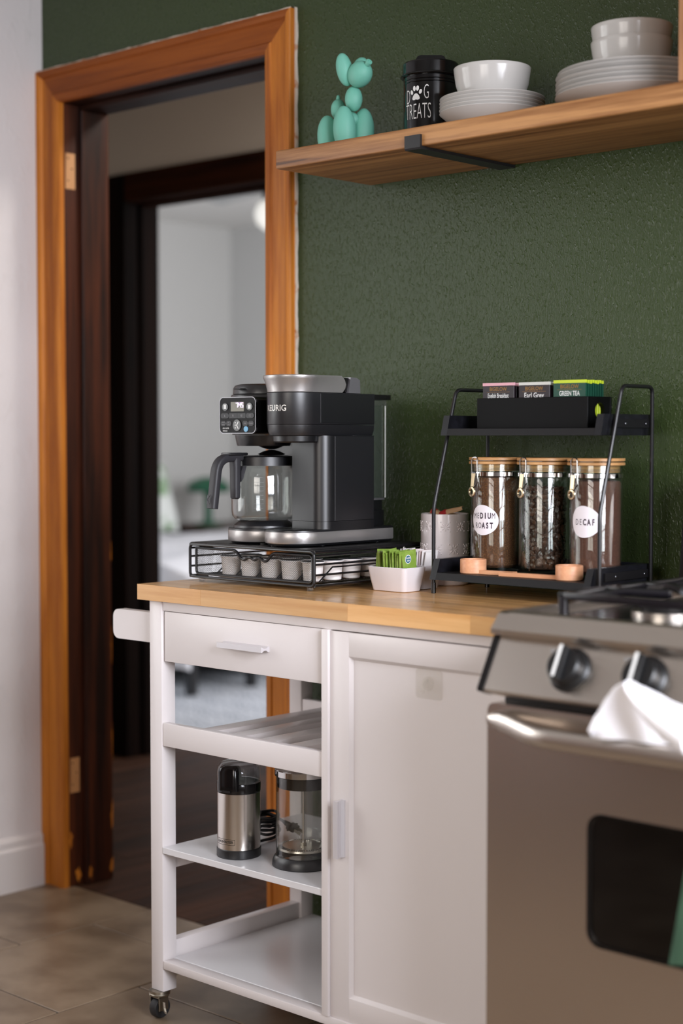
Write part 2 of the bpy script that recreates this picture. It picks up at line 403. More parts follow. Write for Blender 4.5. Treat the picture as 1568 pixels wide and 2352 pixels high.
def text(mb, s, size, fn, sx=1., weight=0., shear=0., sub=0):
    """flat lettering centred on (0,0): fn maps (x,y) to a point"""
    cu = bpy.data.curves.new('lettering', 'FONT'); cu.body = s; cu.size = size; cu.align_x = 'CENTER'; cu.align_y = 'CENTER'
    cu.dimensions = '2D'; cu.fill_mode = 'FRONT'; cu.offset = weight; cu.shear = shear; cu.resolution_u = 3
    o = bpy.data.objects.new('lettering', cu); COL.objects.link(o)
    dg = bpy.context.evaluated_depsgraph_get(); me = bpy.data.meshes.new_from_object(o.evaluated_get(dg))
    b = bmesh.new(); b.from_mesh(me)
    if sub: bmesh.ops.triangulate(b, faces=b.faces[:]); bmesh.ops.subdivide_edges(b, edges=b.edges[:], cuts=sub, use_grid_fill=True)
    b.verts.ensure_lookup_table()
    for i, v in enumerate(b.verts): v.index = i
    mb.add([fn(v.co.x*sx, v.co.y) for v in b.verts], [[v.index for v in f.verts] for f in b.faces]); b.free()
    bpy.data.objects.remove(o); bpy.data.meshes.remove(me); bpy.data.curves.remove(cu)
    return mb
def disc(mb, c, rx, ry, fn, n=24):
    vs = [fn(c[0]+rx*math.cos(2*math.pi*k/n), c[1]+ry*math.sin(2*math.pi*k/n)) for k in range(n)]
    return mb.add(vs, [tuple(range(n))])
def front(x, z, y): return lambda u, v: (x+u, y, z+v)                 # a flat face towards -y
def around(cx, cy, r, a0, z): return lambda u, v: (cx+r*math.cos(a0+u/r), cy+r*math.sin(a0+u/r), z+v)   # on a cylinder; a0 faces out

# ================================================================== the setting
CH = 2.62
o = MB()
o.box(-3.50, -3.345, 0, .068, 0, CH); o.box(-3.345, -2.515, 0, .068, 2.045, CH); o.box(-2.515, 1.22, 0, .068, 0, CH)
o.build('wall_back', m_green, kind='structure', smooth=0)
o = MB(); o.box(-5.6, -3.345, .07, .135, 0, CH); o.box(-3.345, -2.515, .07, .135, 2.045, CH); o.box(-2.515, -1.6, .07, .135, 0, CH)
o.build('wall_hall_near', m_hallwall, kind='structure', smooth=0)
o = MB(); o.box(-3.50, -3.384, -.95, -.001, 0, CH); o.box(-3.50, -3.384, -3.70, -2.35, 0, CH); o.box(-3.50, -3.384, -2.35, -.95, 0, .75); o.box(-3.50, -3.384, -2.35, -.95, 2.15, CH)
o.build('wall_left', m_whitewall, kind='structure', smooth=0)
# right wall with its window opening, front wall behind the camera likewise
o = MB(); o.box(.8, .92, -3.7, -2.20, 0, CH); o.box(.8, .92, -.70, 0, 0, CH); o.box(.8, .92, -2.20, -.70, 0, .90); o.box(.8, .92, -2.20, -.70, 2.42, CH)
o.build('wall_right', m_whitewall, kind='structure', smooth=0)
o = MB(); o.box(-3.5, -1.7, -3.72, -3.6, 0, CH); o.box(-.1, 1.32, -3.72, -3.6, 0, CH); o.box(-1.7, -.1, -3.72, -3.6, 0, .98); o.box(-1.7, -.1, -3.72, -3.6, 2.25, CH)
o.build('wall_front', m_whitewall, kind='structure', smooth=0)
MB().box(-3.5, 1.32, -3.72, .07, CH, CH+.1).build('ceiling', m_ceil, kind='structure', smooth=0)
# windows (they light the kitchen and show in its glossy things)
def window(name, a0, a1, z0, z1, place):
    w = struct(name)
    fr = MB(); T = .05
    def bx(u0, u1, v0, v1, d0, d1): fr.box(*place(u0, u1, d0, d1), v0, v1)
    for u0, u1, v0, v1 in ((a0, a1, z0, z0+T), (a0, a1, z1-T, z1), (a0, a0+T, z0+T, z1-T), (a1-T, a1, z0+T, z1-T)): bx(u0, u1, v0, v1, 0, .09)
    fr.build('window_frame', m_trimwhite, w, smooth=0)
    mu = MB(); fr = mu; mid = (a0+a1)/2
    bx(mid-.03, mid+.03, z0+T, z1-T, .02, .07); bx(a0+T, a1-T, (z0+z1)/2-.022, (z0+z1)/2+.022, .02, .07)
    for q in (.25, .75): bx(a0+(a1-a0)*q-.009, a0+(a1-a0)*q+.009, z0+T, z1-T, .035, .06)
    for q in (.25, .75): bx(a0+T, a1-T, z0+(z1-z0)*q-.009, z0+(z1-z0)*q+.009, .035, .06)
    mu.build('muntins', m_trimwhite, w, smooth=0)
    si = MB(); fr = si; bx(a0-.04, a1+.04, z0-.03, z0, -.05, .09); si.build('window_sill', m_trimwhite, w, smooth=0)
window('window_1', -2.20, -.70, .90, 2.42, lambda u0, u1, d0, d1: (.8+d0, .8+d1, u0, u1))
window('added_window_2', -1.7, -.1, .98, 2.25, lambda u0, u1, d0, d1: (u0, u1, -3.6-d1, -3.6-d0))  # unseen window, added as the opening for the warm front fill
window('window_3', -2.35, -.95, .75, 2.15, lambda u0, u1, d0, d1: (-3.384-d1, -3.384-d0, u0, u1))
# unseen brown door added in the left wall for the oven steel to mirror
d3 = struct('added_door_3')
MB().box(-3.384, -3.355, -3.24, -2.60, 0, 2.05).build('door_leaf', m_door3, d3, smooth=0)
c = MB(); c.box(-3.384, -3.36, -3.32, -3.24, 0, 2.14); c.box(-3.384, -3.36, -2.60, -2.51, 0, 2.14); c.box(-3.384, -3.36, -3.24, -2.60, 2.05, 2.14)
c.build('casing', m_casing, d3, smooth=0)

d4 = struct('added_door_4')  # second unseen door, added to brown the oven's reflection
MB().box(-3.10, -2.30, -3.60, -3.572, 0, 2.05).build('door_leaf', m_door3, d4, smooth=0)
c = MB(); c.box(-3.19, -3.10, -3.60, -3.578, 0, 2.14); c.box(-2.30, -2.21, -3.60, -3.578, 0, 2.14); c.box(-3.10, -2.30, -3.60, -3.578, 2.05, 2.14); c.build('casing', m_casing, d4, smooth=0)
# kitchen floor: grout bed with separate tiles
fl = MB().box(-3.5, 1.32, -3.72, .022, -.03, -.0022).build('floor', m_grout, kind='structure', smooth=0)
P = .4165; G = .0022
for i in range(11):
    x0 = -3.424+P*i; x1 = x0+P
    y = .0515+(P/2 if i % 2 else 0)
    while y > -3.6:
        ya, yb = y-P, min(y, .0205); y -= P
        if yb-ya < .03: continue
        xa = max(x0, -3.384)
        MB().box(xa+G, x1-G, ya+G, yb-G, -.02, 0, .0016, 1).build('tile', m_tile, fl, smooth=0)
# hall and bedroom floor: strip planks running away from the kitchen
hf = MB().box(-8.4, -1.6, .024, 4.6, -.03, -.012).build('floor.001', m_black_wood, kind='structure', smooth=0)
pw = .083
for i in range(22):
    x0 = -4.42+pw*i; y = .0245 - random.random()*.0
    y0 = .0245
    first = True
    while y0 < 1.32:
        L = random.uniform(.45, .95); y1 = min(1.32, y0+(L*random.random()+.25 if first else L)); first = False
        MB().box(x0+.0006, x0+pw-.0006, y0+.0005, y1-.0005, -.012, -.001-random.random()*.0005, .0008, 1).build('plank', m_plank, hf, smooth=0); y0 = y1
for i in range(24):
    x0 = -6.4+pw*i*1.0
    MB().box(x0+.0006, x0+pw-.0006, 1.3205, 4.5, -.012, -.0015, .0008, 1).build('plank', m_plank, hf, smooth=0)
MB().box(-5.6, -4.43, .03, 1.32, -.012, -.002).build('hall_boards', m_plank, hf, smooth=0)
MB().box(-8.4, -6.41, 1.32, 4.5, -.012, -.002).build('bedroom_boards', m_plank, hf, smooth=0)
MB().box(-4.40, -1.6, 1.3205, 4.5, -.012, -.002).build('bedroom_boards', m_plank, hf, smooth=0)

# baseboard on the left wall with a moulded cap
b = MB(); prof = [(0,0),(.016,0),(.016,.105),(.011,.112),(.011,.128),(.006,.136),(0,.138)]
b.prism(prof, lambda u, v, w: (-3.384+u, w, v), -2.2, -.027)
b.build('baseboard_left', m_trimwhite, kind='structure', smooth=0)
# torn strip of wall paint where the white wall meets the casing
def ragged(mb, path, width, depth, n, seed, axis):
    rnd = random.Random(seed); w = [width*(.35+.65*abs(math.sin(k*.7+seed)*.4+rnd.random()*.75)) for k in range(n+1)]
    lo, hi = [], []
    for k in range(n+1):
        t = k/n; p = Vector(path[0]).lerp(Vector(path[1]), t)
        lo.append(p); hi.append(p+Vector(axis)*w[k])
    vs = [tuple(p) for p in lo+hi]+[tuple(p+Vector((0, -depth, 0))) for p in lo+hi]; m = n+1; fs = []
    for k in range(n):
        fs += [(k, k+1, m+k+1, m+k), (2*m+k, 3*m+k, 3*m+k+1, 2*m+k+1), (m+k, m+k+1, 3*m+k+1, 3*m+k), (k, 2*m+k, 2*m+k+1, k+1)]
    return mb.add(vs, fs)

# ---- kitchen doorway: fir casing outside, dark jambs inside
d1 = struct('door_1')
XL, XR, ZT, CW = -3.299, -2.560, 2.004, .086     # inner edges, head height, casing width
cp = [(0,0),(0,.014),(.006,.019),(.020,.021),(.024,.017),(.030,.017),(.066,.015),(.070,.021),(.076,.024),(.084,.024),(.086,.020),(.086,0)]   # from inner edge outwards (w, thickness)
def cas(name, mat, f, a0, a1):      # mitred board: a0,a1 give length limits as function of w
    m = MB(); n = len(cp)
    vs = [f(w, t, a0(w)) for w, t in cp]+[f(w, t, a1(w)) for w, t in cp]
    m.add(vs, [tuple(range(n))[::-1], tuple(range(n, 2*n))]+[(i, (i+1) % n, n+(i+1) % n, n+i) for i in range(n)])
    m.build(name, mat, d1, smooth=20)
cas('casing', m_casing, lambda w, t, a: (XL-w, -t, a), lambda w: 0, lambda w: ZT+w)
cas('casing', m_casing, lambda w, t, a: (XR+w, -t, a), lambda w: 0, lambda w: ZT+w)
cas('casing', m_casingh, lambda w, t, a: (a, -t, ZT+w), lambda w: XL-w, lambda w: XR+w)
JY = .137
MB().box(XL-.04, XL, -.0005, JY, 0, ZT, .002, 1).build('jamb', m_dark, d1, smooth=0)
MB().box(XR, XR+.04, -.0005, JY, 0, ZT, .002, 1).build('jamb', m_dark, d1, smooth=0)
MB().box(XL-.04, XR+.04, -.0005, JY, ZT, ZT+.038, .002, 1).build('jamb', m_darkh, d1, smooth=0)
MB().box(XL, XL+.012, .047, JY-.002, 0, ZT-.012, .003, 2).build('door_stop', m_dark, d1, smooth=0)
MB().box(XR-.012, XR, .047, JY-.002, 0, ZT-.012, .003, 2).build('door_stop', m_dark, d1, smooth=0)
MB().box(XL, XR, .047, JY-.002, ZT-.012, ZT, .003, 2).build('door_stop', m_darkh, d1, smooth=0)
for zc in (1.835, .29):     # bare patches where the hinges were, with screw holes
    h = MB().add([(XL+.0012, .004, zc-.045), (XL+.0012, .034, zc-.045), (XL+.0012, .034, zc+.045), (XL+.0012, .005, zc+.045),
                  (XL, .004, zc-.045), (XL, .034, zc-.045), (XL, .034, zc+.045), (XL, .005, zc+.045)],
                 [(0,1,2,3), (7,6,5,4), (0,4,5,1), (1,5,6,2), (2,6,7,3), (3,7,4,0)]).build('hinge_scar', m_bare, d1, smooth=0, label='bare wood patch left by a removed hinge')
    s = MB()
    for yy, zz in ((.012, .032), (.024, .006), (.012, -.024)):
        s.rod((XL+.0010, yy, zc+zz), (XL+.0017, yy, zc+zz), .0022, 8)
    s.build('screw_hole', m_black_wood, h, smooth=0)
c = MB()
for k, (y, z, ry, rz) in enumerate(((.133, .17, .006, .05), (.134, .36, .004, .06), (.131, .04, .010, .022), (.134, .62, .003, .05), (.134, .86, .0025, .03), (.028, .025, .010, .022), (.006, .12, .006, .03), (.060, .03, .007, .02))):
    pts = []
    for a in range(14):
        q = random.uniform(.35, 1.15); pts.append((y+ry*q*math.cos(a*.4488), z+rz*q*math.sin(a*.4488)))
    x0 = XL+.0122 if y > .047 else XL+.0002
    c.prism(pts, lambda u, v, w: (x0+w, min(u, JY-.003), v), 0, .0006)
c.build('worn_patch', m_casing, d1, smooth=0, label='pale scuffed patch where the dark stain is worn off')
t = MB()
ragged(t, ((XR+CW-.001, -.0205, .0), (XR+CW-.001, -.0212, ZT+CW)), .0030, .001, 150, 3, (-1, 0, 0))
ragged(t, ((XR+CW, -.001, .0), (XR+CW, -.001, ZT+CW+.003)), .0045, .0075, 170, 5, (1, 0, 0))
ragged(t, ((XL-CW, -.001, ZT+CW), (XR+CW, -.001, ZT+CW)), .0035, .018, 90, 8, (0, 0, 1))
ragged(t, ((XL-CW+.001, -.0212, .14), (XL-CW+.001, -.0212, ZT+CW)), .0035, .001, 120, 12, (1, 0, 0))
t.build('torn_paint_edge', m_torn, d1, smooth=0, label='ragged pale edge of torn paint along the casing')

# ---- hall beyond: far wall with the second, nearly black door frame
o = MB(); o.box(-5.6, -4.53, 1.2, 1.33, 0, CH); o.box(-4.53, -3.62, 1.2, 1.33, 2.03, CH); o.box(-3.62, -1.6, 1.2, 1.33, 0, CH)
o.build('wall_hall_far', m_hallwall, kind='structure', smooth=0)
MB().box(-5.66, -5.6, .07, 1.33, 0, CH).build('wall_hall_left', m_hallwall, kind='structure', smooth=0)
MB().box(-1.66, -1.6, .135, 1.2, 0, CH).build('wall_hall_right', m_hallwall, kind='structure', smooth=0)
MB().box(-5.66, -1.6, .07, 1.33, 2.5, 2.6).build('ceiling.001', m_ceil, kind='structure', smooth=0)
d2 = struct('door_2')
x2l, x2r, z2 = -4.49, -3.66, 2.0
for nm, bx, mt in (('casing', (x2l-.10, x2l, 1.178, 1.2, 0, z2+.10), m_black_wood), ('casing', (x2r, x2r+.10, 1.178, 1.2, 0, z2+.10), m_black_wood),
                   ('casing', (x2l, x2r, 1.178, 1.2, z2, z2+.10), m_black_woodh), ('jamb', (x2l-.04, x2l, 1.2, 1.34, 0, z2), m_black_wood),
                   ('jamb', (x2r, x2r+.04, 1.2, 1.34, 0, z2), m_black_wood), ('jamb', (x2l-.04, x2r+.04, 1.2, 1.34, z2, z2+.03), m_black_woodh),
                   ('door_stop', (x2l, x2l+.012, 1.25, 1.30, 0, z2-.012), m_black_wood), ('door_stop', (x2r-.012, x2r, 1.25, 1.30, 0, z2-.012), m_black_wood),
                   ('door_stop', (x2l, x2r, 1.25, 1.30, z2-.012, z2), m_black_woodh)):
    MB().box(*bx, .003, 2).build(nm, mt, d2, smooth=0)

# ---- bedroom shell
bx0, by1 = -7.37, 4.41
MB().box(bx0-.1, bx0, 1.33, by1+.1, 0, CH).build('wall_bedroom_left', m_bedwall, kind='structure', smooth=0)
MB().box(bx0, -3.1, by1, by1+.1, 0, CH).build('wall_bedroom_back', m_bedwall, kind='structure', smooth=0)
o = MB(); o.box(-3.2, -3.1, 1.33, 2.2, 0, CH); o.box(-3.2, -3.1, 3.7, by1, 0, CH); o.box(-3.2, -3.1, 2.2, 3.7, 0, .8); o.box(-3.2, -3.1, 2.2, 3.7, 2.3, CH)
o.build('wall_bedroom_right', m_bedwall, kind='structure', smooth=0)
MB().box(bx0, -3.1, 1.33, by1, 2.46, 2.56).build('ceiling.002', m_ceil, kind='structure', smooth=0)
MB().box(bx0, bx0+.015, 1.34, by1, 0, .14, .003, 1).build('baseboard_bedroom', m_trimwhite, kind='structure', smooth=0)
MB().box(bx0+.015, -3.2, by1-.015, by1, 0, .14, .003, 1).build('baseboard_bedroom.001', m_trimwhite, kind='structure', smooth=0)
# ================================================================== bedroom things
rug = thing('rug', 'pale blue-grey rug with fine dark zigzag lines on the bedroom floor', 'rug', (-4.9, 2.6, 0))
MB().box(-6.3, -4.30, 1.62, 3.5, -.001, .008, .003, 1).build('rug_pile', m_rug, rug, smooth=0)
z = MB()
for k in range(42):
    y0 = 1.66+k*.044; pts = []
    for i in range(41):
        x = -6.25+i*.0475; pts.append((x, min(y0+(.05 if i % 4 in (1, 2) else 0)+.012*math.sin(k*1.3), 3.48)))
    vs = [(x, y-.006, .0083) for x, y in pts]+[(x, y+.006, .0083) for x, y in pts]; n = len(pts)
    z.add(vs, [(i, i+1, n+i+1, n+i) for i in range(n-1)])
z.build('zigzag_line', m_rugline, rug, smooth=0, kind='stuff')

bed = thing('bed', 'low black framed bed with draped white bedding in the far bedroom', 'bed', (-6.3, 2.95, 0))
b = MB(); b.box(-7.34, -5.31, 2.22, 2.26, .20, .30, .004, 1); b.box(-7.34, -5.31, 3.66, 3.70, .20, .30, .004, 1); b.box(-5.35, -5.31, 2.26, 3.66, .20, .30, .004, 1); b.box(-7.34, -7.30, 2.26, 3.66, .20, .95, .01, 2); b.box(-7.3, -5.35, 2.26, 3.66, .26, .30)
b.build('bed_frame', m_iron, bed)
for x, y in ((-5.34, 2.25), (-5.34, 3.65), (-7.3, 2.25), (-7.3, 3.65), (-5.34, 2.62)):
    MB().box(x-.022, x+.022, y-.022, y+.022, .0086 if x > -6.3 else 0, .21, .004, 1).build('leg', m_iron, bed, smooth=0)
MB().box(-7.30, -5.36, 2.27, 3.65, .30, .56, .05, 4).build('mattress', m_duvet, bed)
def duv(u, v):
    x = -6.9+u*1.60; y = 2.10+v*1.68
    zt = .615+.012*math.sin(u*14+v*5)+.01*math.sin(v*19+u*3)
    ed = min((y-2.20)/.07, 1); zz = zt
    if v < .14: y = 2.205-.012*math.sin(u*23)-.012; zz = .12+(v/.14)*.47+.02*math.sin(u*9)
    if u > .90: x = -5.30+.012*math.sin(v*20); zz = min(zz, .60-(u-.90)/.10*.38+.015*math.sin(v*17))
    return (x, y, zz)
d = MB().sheet(duv, 60, 60, .02); d.build('duvet', m_duvet, bed, smooth=60)
def pillow(name, label, c, w, h, t, rot, mat, cat='pillow', group=None):
    o = thing(name, label, cat, c, group); m = MB(); rings = []
    N = 22
    vs = {}
    def pt(u, v, sg):
        e = (max(0, (1-abs(u)**3.2))*max(0, (1-abs(v)**3.2)))**.5
        px = u*w/2*(1-.06*(1-abs(v)**2)*abs(u)**4); pz = v*h/2*(1-.06*(1-abs(u)**2)*abs(v)**4)
        return Vector(c)+rot @ Vector((px, sg*t/2*e, pz))
    vv = []; ff = []
    for sg in (1, -1):
        o0 = len(vv)
        for i in range(N+1):
            for j in range(N+1): vv.append(tuple(pt(-1+2*i/N, -1+2*j/N, sg)))
        for i in range(N):
            for j in range(N):
                a = o0+i*(N+1)+j; q = (a, a+N+1, a+N+2, a+1); ff.append(q if sg < 0 else q[::-1])
    m.add(vv, ff).build('cover', mat, o, smooth=60); return o
Rz = lambda d: Matrix.Rotation(R(d), 3, 'Z'); Rx = lambda d: Matrix.Rotation(R(d), 3, 'X'); Ry = lambda d: Matrix.Rotation(R(d), 3, 'Y')
pillow('pillow', 'plump white pillow propped against the headboard behind the leaf print one', (-7.17, 3.30, .80), .66, .44, .15, Rz(90) @ Rx(-14), m_duvet)
pillow('pillow', 'pillow with a pale green leaf print leaning at the head of the bed', (-6.98, 3.34, .82), .46, .42, .15, Rz(90) @ Rx(-20), m_leafpil)
ns = thing('nightstand', 'dark brown wooden nightstand beside the bed under the green lamp', 'nightstand', (-7.10, 4.05, 0))
MB().box(-7.36, -6.62, 3.80, 4.40, .60, .64, .005, 2).build('tabletop', m_night, ns, smooth=0)
MB().box(-7.33, -6.68, 3.84, 4.38, .40, .60, .004, 1).build('body', m_night, ns, smooth=0)
for x in (-7.30, -6.71):
    for y in (3.87, 4.35): MB().box(x-.02, x+.02, y-.02, y+.02, 0, .40, .003, 1).build('leg', m_night, ns, smooth=0)
dr = MB().box(-6.68, -6.665, 3.86, 4.36, .42, .58, .004, 1).build('drawer', m_night, ns, smooth=0)
MB().rod((-6.665, 4.11, .5), (-6.645, 4.11, .5), .012, 12, .003).build('knob', m_iron, dr)
lp = thing('table_lamp', 'small dark green mushroom-shaped lamp on the nightstand', 'lamp', (-7.05, 3.92, .64))
m = MB(); m.lathe([(0,.640),(.085,.640),(.085,.652),(.03,.664),(.026,.68),(.026,.84),(.02,.85),(0,.85)], -7.05, 3.92, 28); m.build('stem', m_greylamp, lp)
m = MB(); m.lathe([(.02,.845),(.12,.838),(.132,.85),(.128,.872),(.10,.905),(.05,.925),(0,.93)], -7.05, 3.92, 32); m.build('lamp_shade', m_greylamp, lp)
fan = thing('ceiling_fan', 'grey-bladed ceiling fan with a round white globe light', 'ceiling fan', (-5.17, 2.62, 2.46))
fx, fy = -5.17, 2.62
m = MB(); m.lathe([(0,2.46),(.07,2.46),(.06,2.42),(.015,2.405),(.015,2.375),(0,2.375)], fx, fy, 24); m.build('mount', m_iron, fan)
m = MB(); m.lathe([(0,2.385),(.10,2.38),(.125,2.35),(.12,2.29),(.085,2.265),(.06,2.26),(.06,2.225),(0,2.225)], fx, fy, 32); m.build('motor', m_iron, fan)
m = MB(); m.lathe([(.055,2.23),(.085,2.205),(.098,2.165),(.088,2.125),(.055,2.095),(0,2.082)], fx, fy, 32); m.build('globe', m_globe, fan)
for k in range(5):
    a = R(166+72*k); ca, sa = math.cos(a), math.sin(a); T = Matrix.Translation((fx, fy, 2.30)) @ Matrix.Rotation(a, 4, 'Z') @ Matrix.Rotation(R(11), 4, 'X')
    m = MB(); m.prism(rrect(.17, .62, -.058, .058, .03, 4), lambda u, v, w: tuple(T @ Vector((u, v, w))), -.003, .003)
    bl = m.build('blade', m_fan, fan, smooth=0)
    m = MB(); m.prism(rrect(.09, .25, -.02, .02, .01, 3), lambda u, v, w: tuple(T @ Vector((u, v, w))), -.009, -.003); m.build('blade_arm', m_iron, bl, smooth=0)

# ================================================================== kitchen cart
FY, BY = -.46, -.030
cart = thing('kitchen_cart', 'white kitchen cart with wooden top, open shelves and a panelled door', 'cart', (-1.95, -.245, 0))
CR = -1.470          # right end of the carcass
def part(name, box, mat=m_white, parent=cart, bev=.0015, seg=2):
    return MB().box(*box, bev, seg).build(name, mat, parent, smooth=0 if not bev else 30)
legx = ((-2.436, -2.400), (CR-.034, CR+.002))
for xa, xb in legx:
    part('leg', (xa, xb, FY, FY+.036, .057, .839), bev=.002); part('leg', (xa, xb, BY-.036, BY, .057, .839), bev=.002)
# butcher block: staves glued side by side
wt = MB().box(-2.459, CR+.010, -.470, -.013, .8395, .8685).build('worktop', m_stave, cart, smooth=0)
rw = .0352; y = -.471; i = 0
rnd = random.Random(11)
while y < -.012:
    yb = min(y+rw, -.012); x = -2.460
    first = True
    while x < CR+.0105:
        L = rnd.uniform(.16, .40); L = L*rnd.uniform(.3, 1) if first else L; first = False
        xb = x+L
        if CR+.011-xb < .06: xb = CR+.011
        zlo = .839
        MB().box(x, xb, y, yb, zlo, .870, .0004, 1).build('stave', m_stave, wt, smooth=0); x = xb
    y = yb
part('apron', (-2.400, CR-.034, FY+.003, FY+.021, .8195, .839)); part('apron', (-2.400, CR-.034, BY-.022, BY-.004, .74, .839))
part('apron', (-2.432, -2.414, FY+.036, BY-.036, .73, .839)); part('side_panel', (CR-.02, CR-.002, FY+.036, BY-.036, .104, .839))
part('divider', (-1.9625, -1.9465, FY-.004, BY-.002, .1212, .8195), bev=.0012)
part('stop_strip', (-1.9825, -1.9626, -.06, -.03, .60, .675))
# drawer
dr = part('drawer', (-2.3955, -1.9635, FY+.004, FY+.022, .7195, .8185), bev=.0015)
part('drawer_box', (-2.385, -1.975, FY+.022, BY-.05, .735, .745), m_white2, dr, 0); part('drawer_side', (-2.385, -2.373, FY+.022, BY-.05, .745, .81), m_white2, dr, 0); part('drawer_side', (-1.987, -1.975, FY+.022, BY-.05, .745, .81), m_white2, dr, 0)
hg = [(0,-.0052),(.003,-.0052),(.008,-.0020),(.014,-.0020),(.0190,-.0050),(.0215,-.0050),(.0215,.0050),(.0190,.0050),(.014,.0020),(.008,.0020),(.003,.0052),(0,.0052)]
MB().prism(hg, lambda u, v, w: (w, FY+.004-u, .770+v), -2.222, -2.102).build('drawer_handle', m_alu, dr, smooth=20)
# slatted shelf
part('shelf_rail', (-2.3985, -1.963, FY+.001, FY+.017, .5515, .5975)); part('shelf_rail', (-2.3985, -1.963, BY-.034, BY-.018, .5515, .5975))
for k in range(5):
    x0 = -2.343+.0798*k; part('slat', (x0, x0+.041, FY+.017, BY-.034, .568, .586), m_white, bev=.0015)
part('shelf_cleat', (-2.3985, -2.385, FY+.017, BY-.034, .552, .567)); part('shelf_cleat', (-1.976, -1.963, FY+.017, BY-.034, .552, .567))
sh = MB().box(-2.3995, -1.963, FY-.0005, BY-.036, .3365, .3495, .001, 1).build('shelf', m_white2, cart, smooth=0)
part('front_rail', (-2.3985, CR-.034, FY-.001, FY+.026, .1045, .1212)); MB().box(-2.400, -1.963, FY+.0285, BY-.002, .106, .1212, .0006, 1).build('bottom_shelf', m_white2, cart, smooth=0)
MB().box(-2.3985, -1.963, FY+.0262, FY+.0283, .105, .1165).build('shelf_groove', m_rubber, cart, smooth=0)
part('side_rail', (-2.430, -2.406, FY+.036, BY-.036, .1045, .1535)); part('side_rail', (-2.430, -2.406, FY+.036, BY-.036, .30, .3364))
part('bottom_panel', (-1.9464, CR-.02, FY+.03, BY, .105, .121), bev=0); part('back_panel', (-1.9464, CR-.02, BY-.014, BY-.004, .121, .82), bev=0)
# door: frame and panel held in a chamfered recess
D0, D1 = FY+.002, FY+.020; dxl, dxr, dz0, dz1 = -1.9455, CR-.036, .1215, .8175; st = .0445
dor = MB().box(dxl+st-.002, dxr-st+.002, D0+.007, D0+.014, dz0+st-.005, dz1-st+.005).build('door', m_white, cart, smooth=0)
for nm, bx in (('stile', (dxl, dxl+st, D0, D1, dz0, dz1)), ('stile', (dxr-st, dxr, D0, D1, dz0, dz1)), ('rail', (dxl+st, dxr-st, D0, D1, dz1-.043, dz1)), ('rail', (dxl+st, dxr-st, D0, D1, dz0, dz0+.043))):
    part(nm, bx, m_white, dor, .0008)
c = MB(); a, b_, zl, zh = dxl+st, dxr-st, dz0+.043, dz1-.043
q = .006
c.add([(a,D0,zl),(b_,D0,zl),(b_,D0,zh),(a,D0,zh),(a+q,D0+.0068,zl+q),(b_-q,D0+.0068,zl+q),(b_-q,D0+.0068,zh-q),(a+q,D0+.0068,zh-q)], [(0,1,5,4),(1,2,6,5),(2,3,7,6),(3,0,4,7)])
c.build('panel_moulding', m_white, dor, smooth=0)
MB().prism(hg, lambda u, v, w: (-1.9145+v, D0-u, w), .417, .519).build('door_handle', m_alu, dor, smooth=20)
# towel rail on the left end
tb = MB()
tb.prism([p for p in rrect(-2.566, -2.436, .7515, .8115, .016, 5)], lambda u, v, w: (u, w, v), -.446, -.426); tb.build('rail_bracket', m_white, cart, smooth=25)
tb = MB(); tb.prism([p for p in rrect(-2.566, -2.436, .7515, .8115, .016, 5)], lambda u, v, w: (u, w, v), -.066, -.046); tb.build('rail_bracket', m_white, cart, smooth=25)
MB().rod((-2.53, -.426, .781), (-2.53, -.066, .781), .011, 16).build('towel_bar', m_white, cart)
def caster(x, y, name='caster'):
    f = MB(); f.cyl(x, y, .052, .0572, .021, 24); f.lathe([(.012,.044),(.019,.046),(.0215,.050),(.019,.0535),(.012,.0535)], x, y, 24)
    for s in (-1, 1): f.box(x+s*.0135-.0012, x+s*.0135+.0012, y-.014, y+.010, .018, .047, .0005, 1)
    f.box(x-.0147, x+.0147, y-.016, y+.012, .0435, .047, .0008, 1); f.rod((x-.016, y, .0215), (x+.016, y, .0215), .004, 10)
    cs = f.build(name, m_zinc, cart)
    w = MB(); Mx = Matrix.Translation((x, y, .0215)) @ Matrix.Rotation(R(90), 4, 'Y')
    w.lathe([(0,-.009),(.013,-.009),(.019,-.0095),(.0213,-.006),(.0215,0),(.0213,.006),(.019,.0095),(.013,.009),(0,.009)], 0, 0, 32, M4=Mx); w.build('wheel', m_rubber, cs)
    l = MB(); l.prism([(0,0),(.012,.004),(.020,-.006),(.034,-.010),(.036,-.014),(.020,-.014),(.008,-.016),(-.006,-.012),(-.008,-.004)], lambda u, v, q: (x+.0165+u*.62+q, y-.008-u*.35, .036+v), 0, .006)
    l.build('brake_lever', m_zinc, cs, smooth=0)
for x in (-2.418, CR-.016):
    for y in (FY+.018, BY-.018): caster(x-.002, y-.010)
hk = thing('adhesive_hook', 'small clear adhesive hook stuck to the cart door', 'hook', (-1.722, D0+.007, .745))
MB().prism(rrect(-1.752, -1.694, .719, .769, .006, 4), lambda u, v, w: (u, w, v), D0+.0052, D0+.0066).build('adhesive_pad', m_pad, hk, smooth=0)
m = MB(); disc_ = [(-1.7225+.011*math.cos(k*.3927), .7455+.012*math.sin(k*.3927)) for k in range(16)]
m.prism(disc_, lambda u, v, w: (u, w, v), D0+.001, D0+.0052); m.tube([(-1.7225, D0+.001, .752), (-1.7225, D0-.010, .745), (-1.7225, D0-.012, .736), (-1.7225, D0-.008, .733)], .003, 8); m.build('hook_body', m_pad, hk)

# ================================================================== range
RX0, RX1 = -1.456, -.694
rng = thing('gas_range', 'stainless steel gas range with black knobs and oven window', 'stove', (-1.075, -.33, 0))
body = MB(); body.box(RX0+.004, RX1-.004, -.600, -.10, .06, .855); body.box(RX0+.02, RX1-.02, -.56, -.10, 0, .06); body.build('body', m_iron, rng, smooth=0)
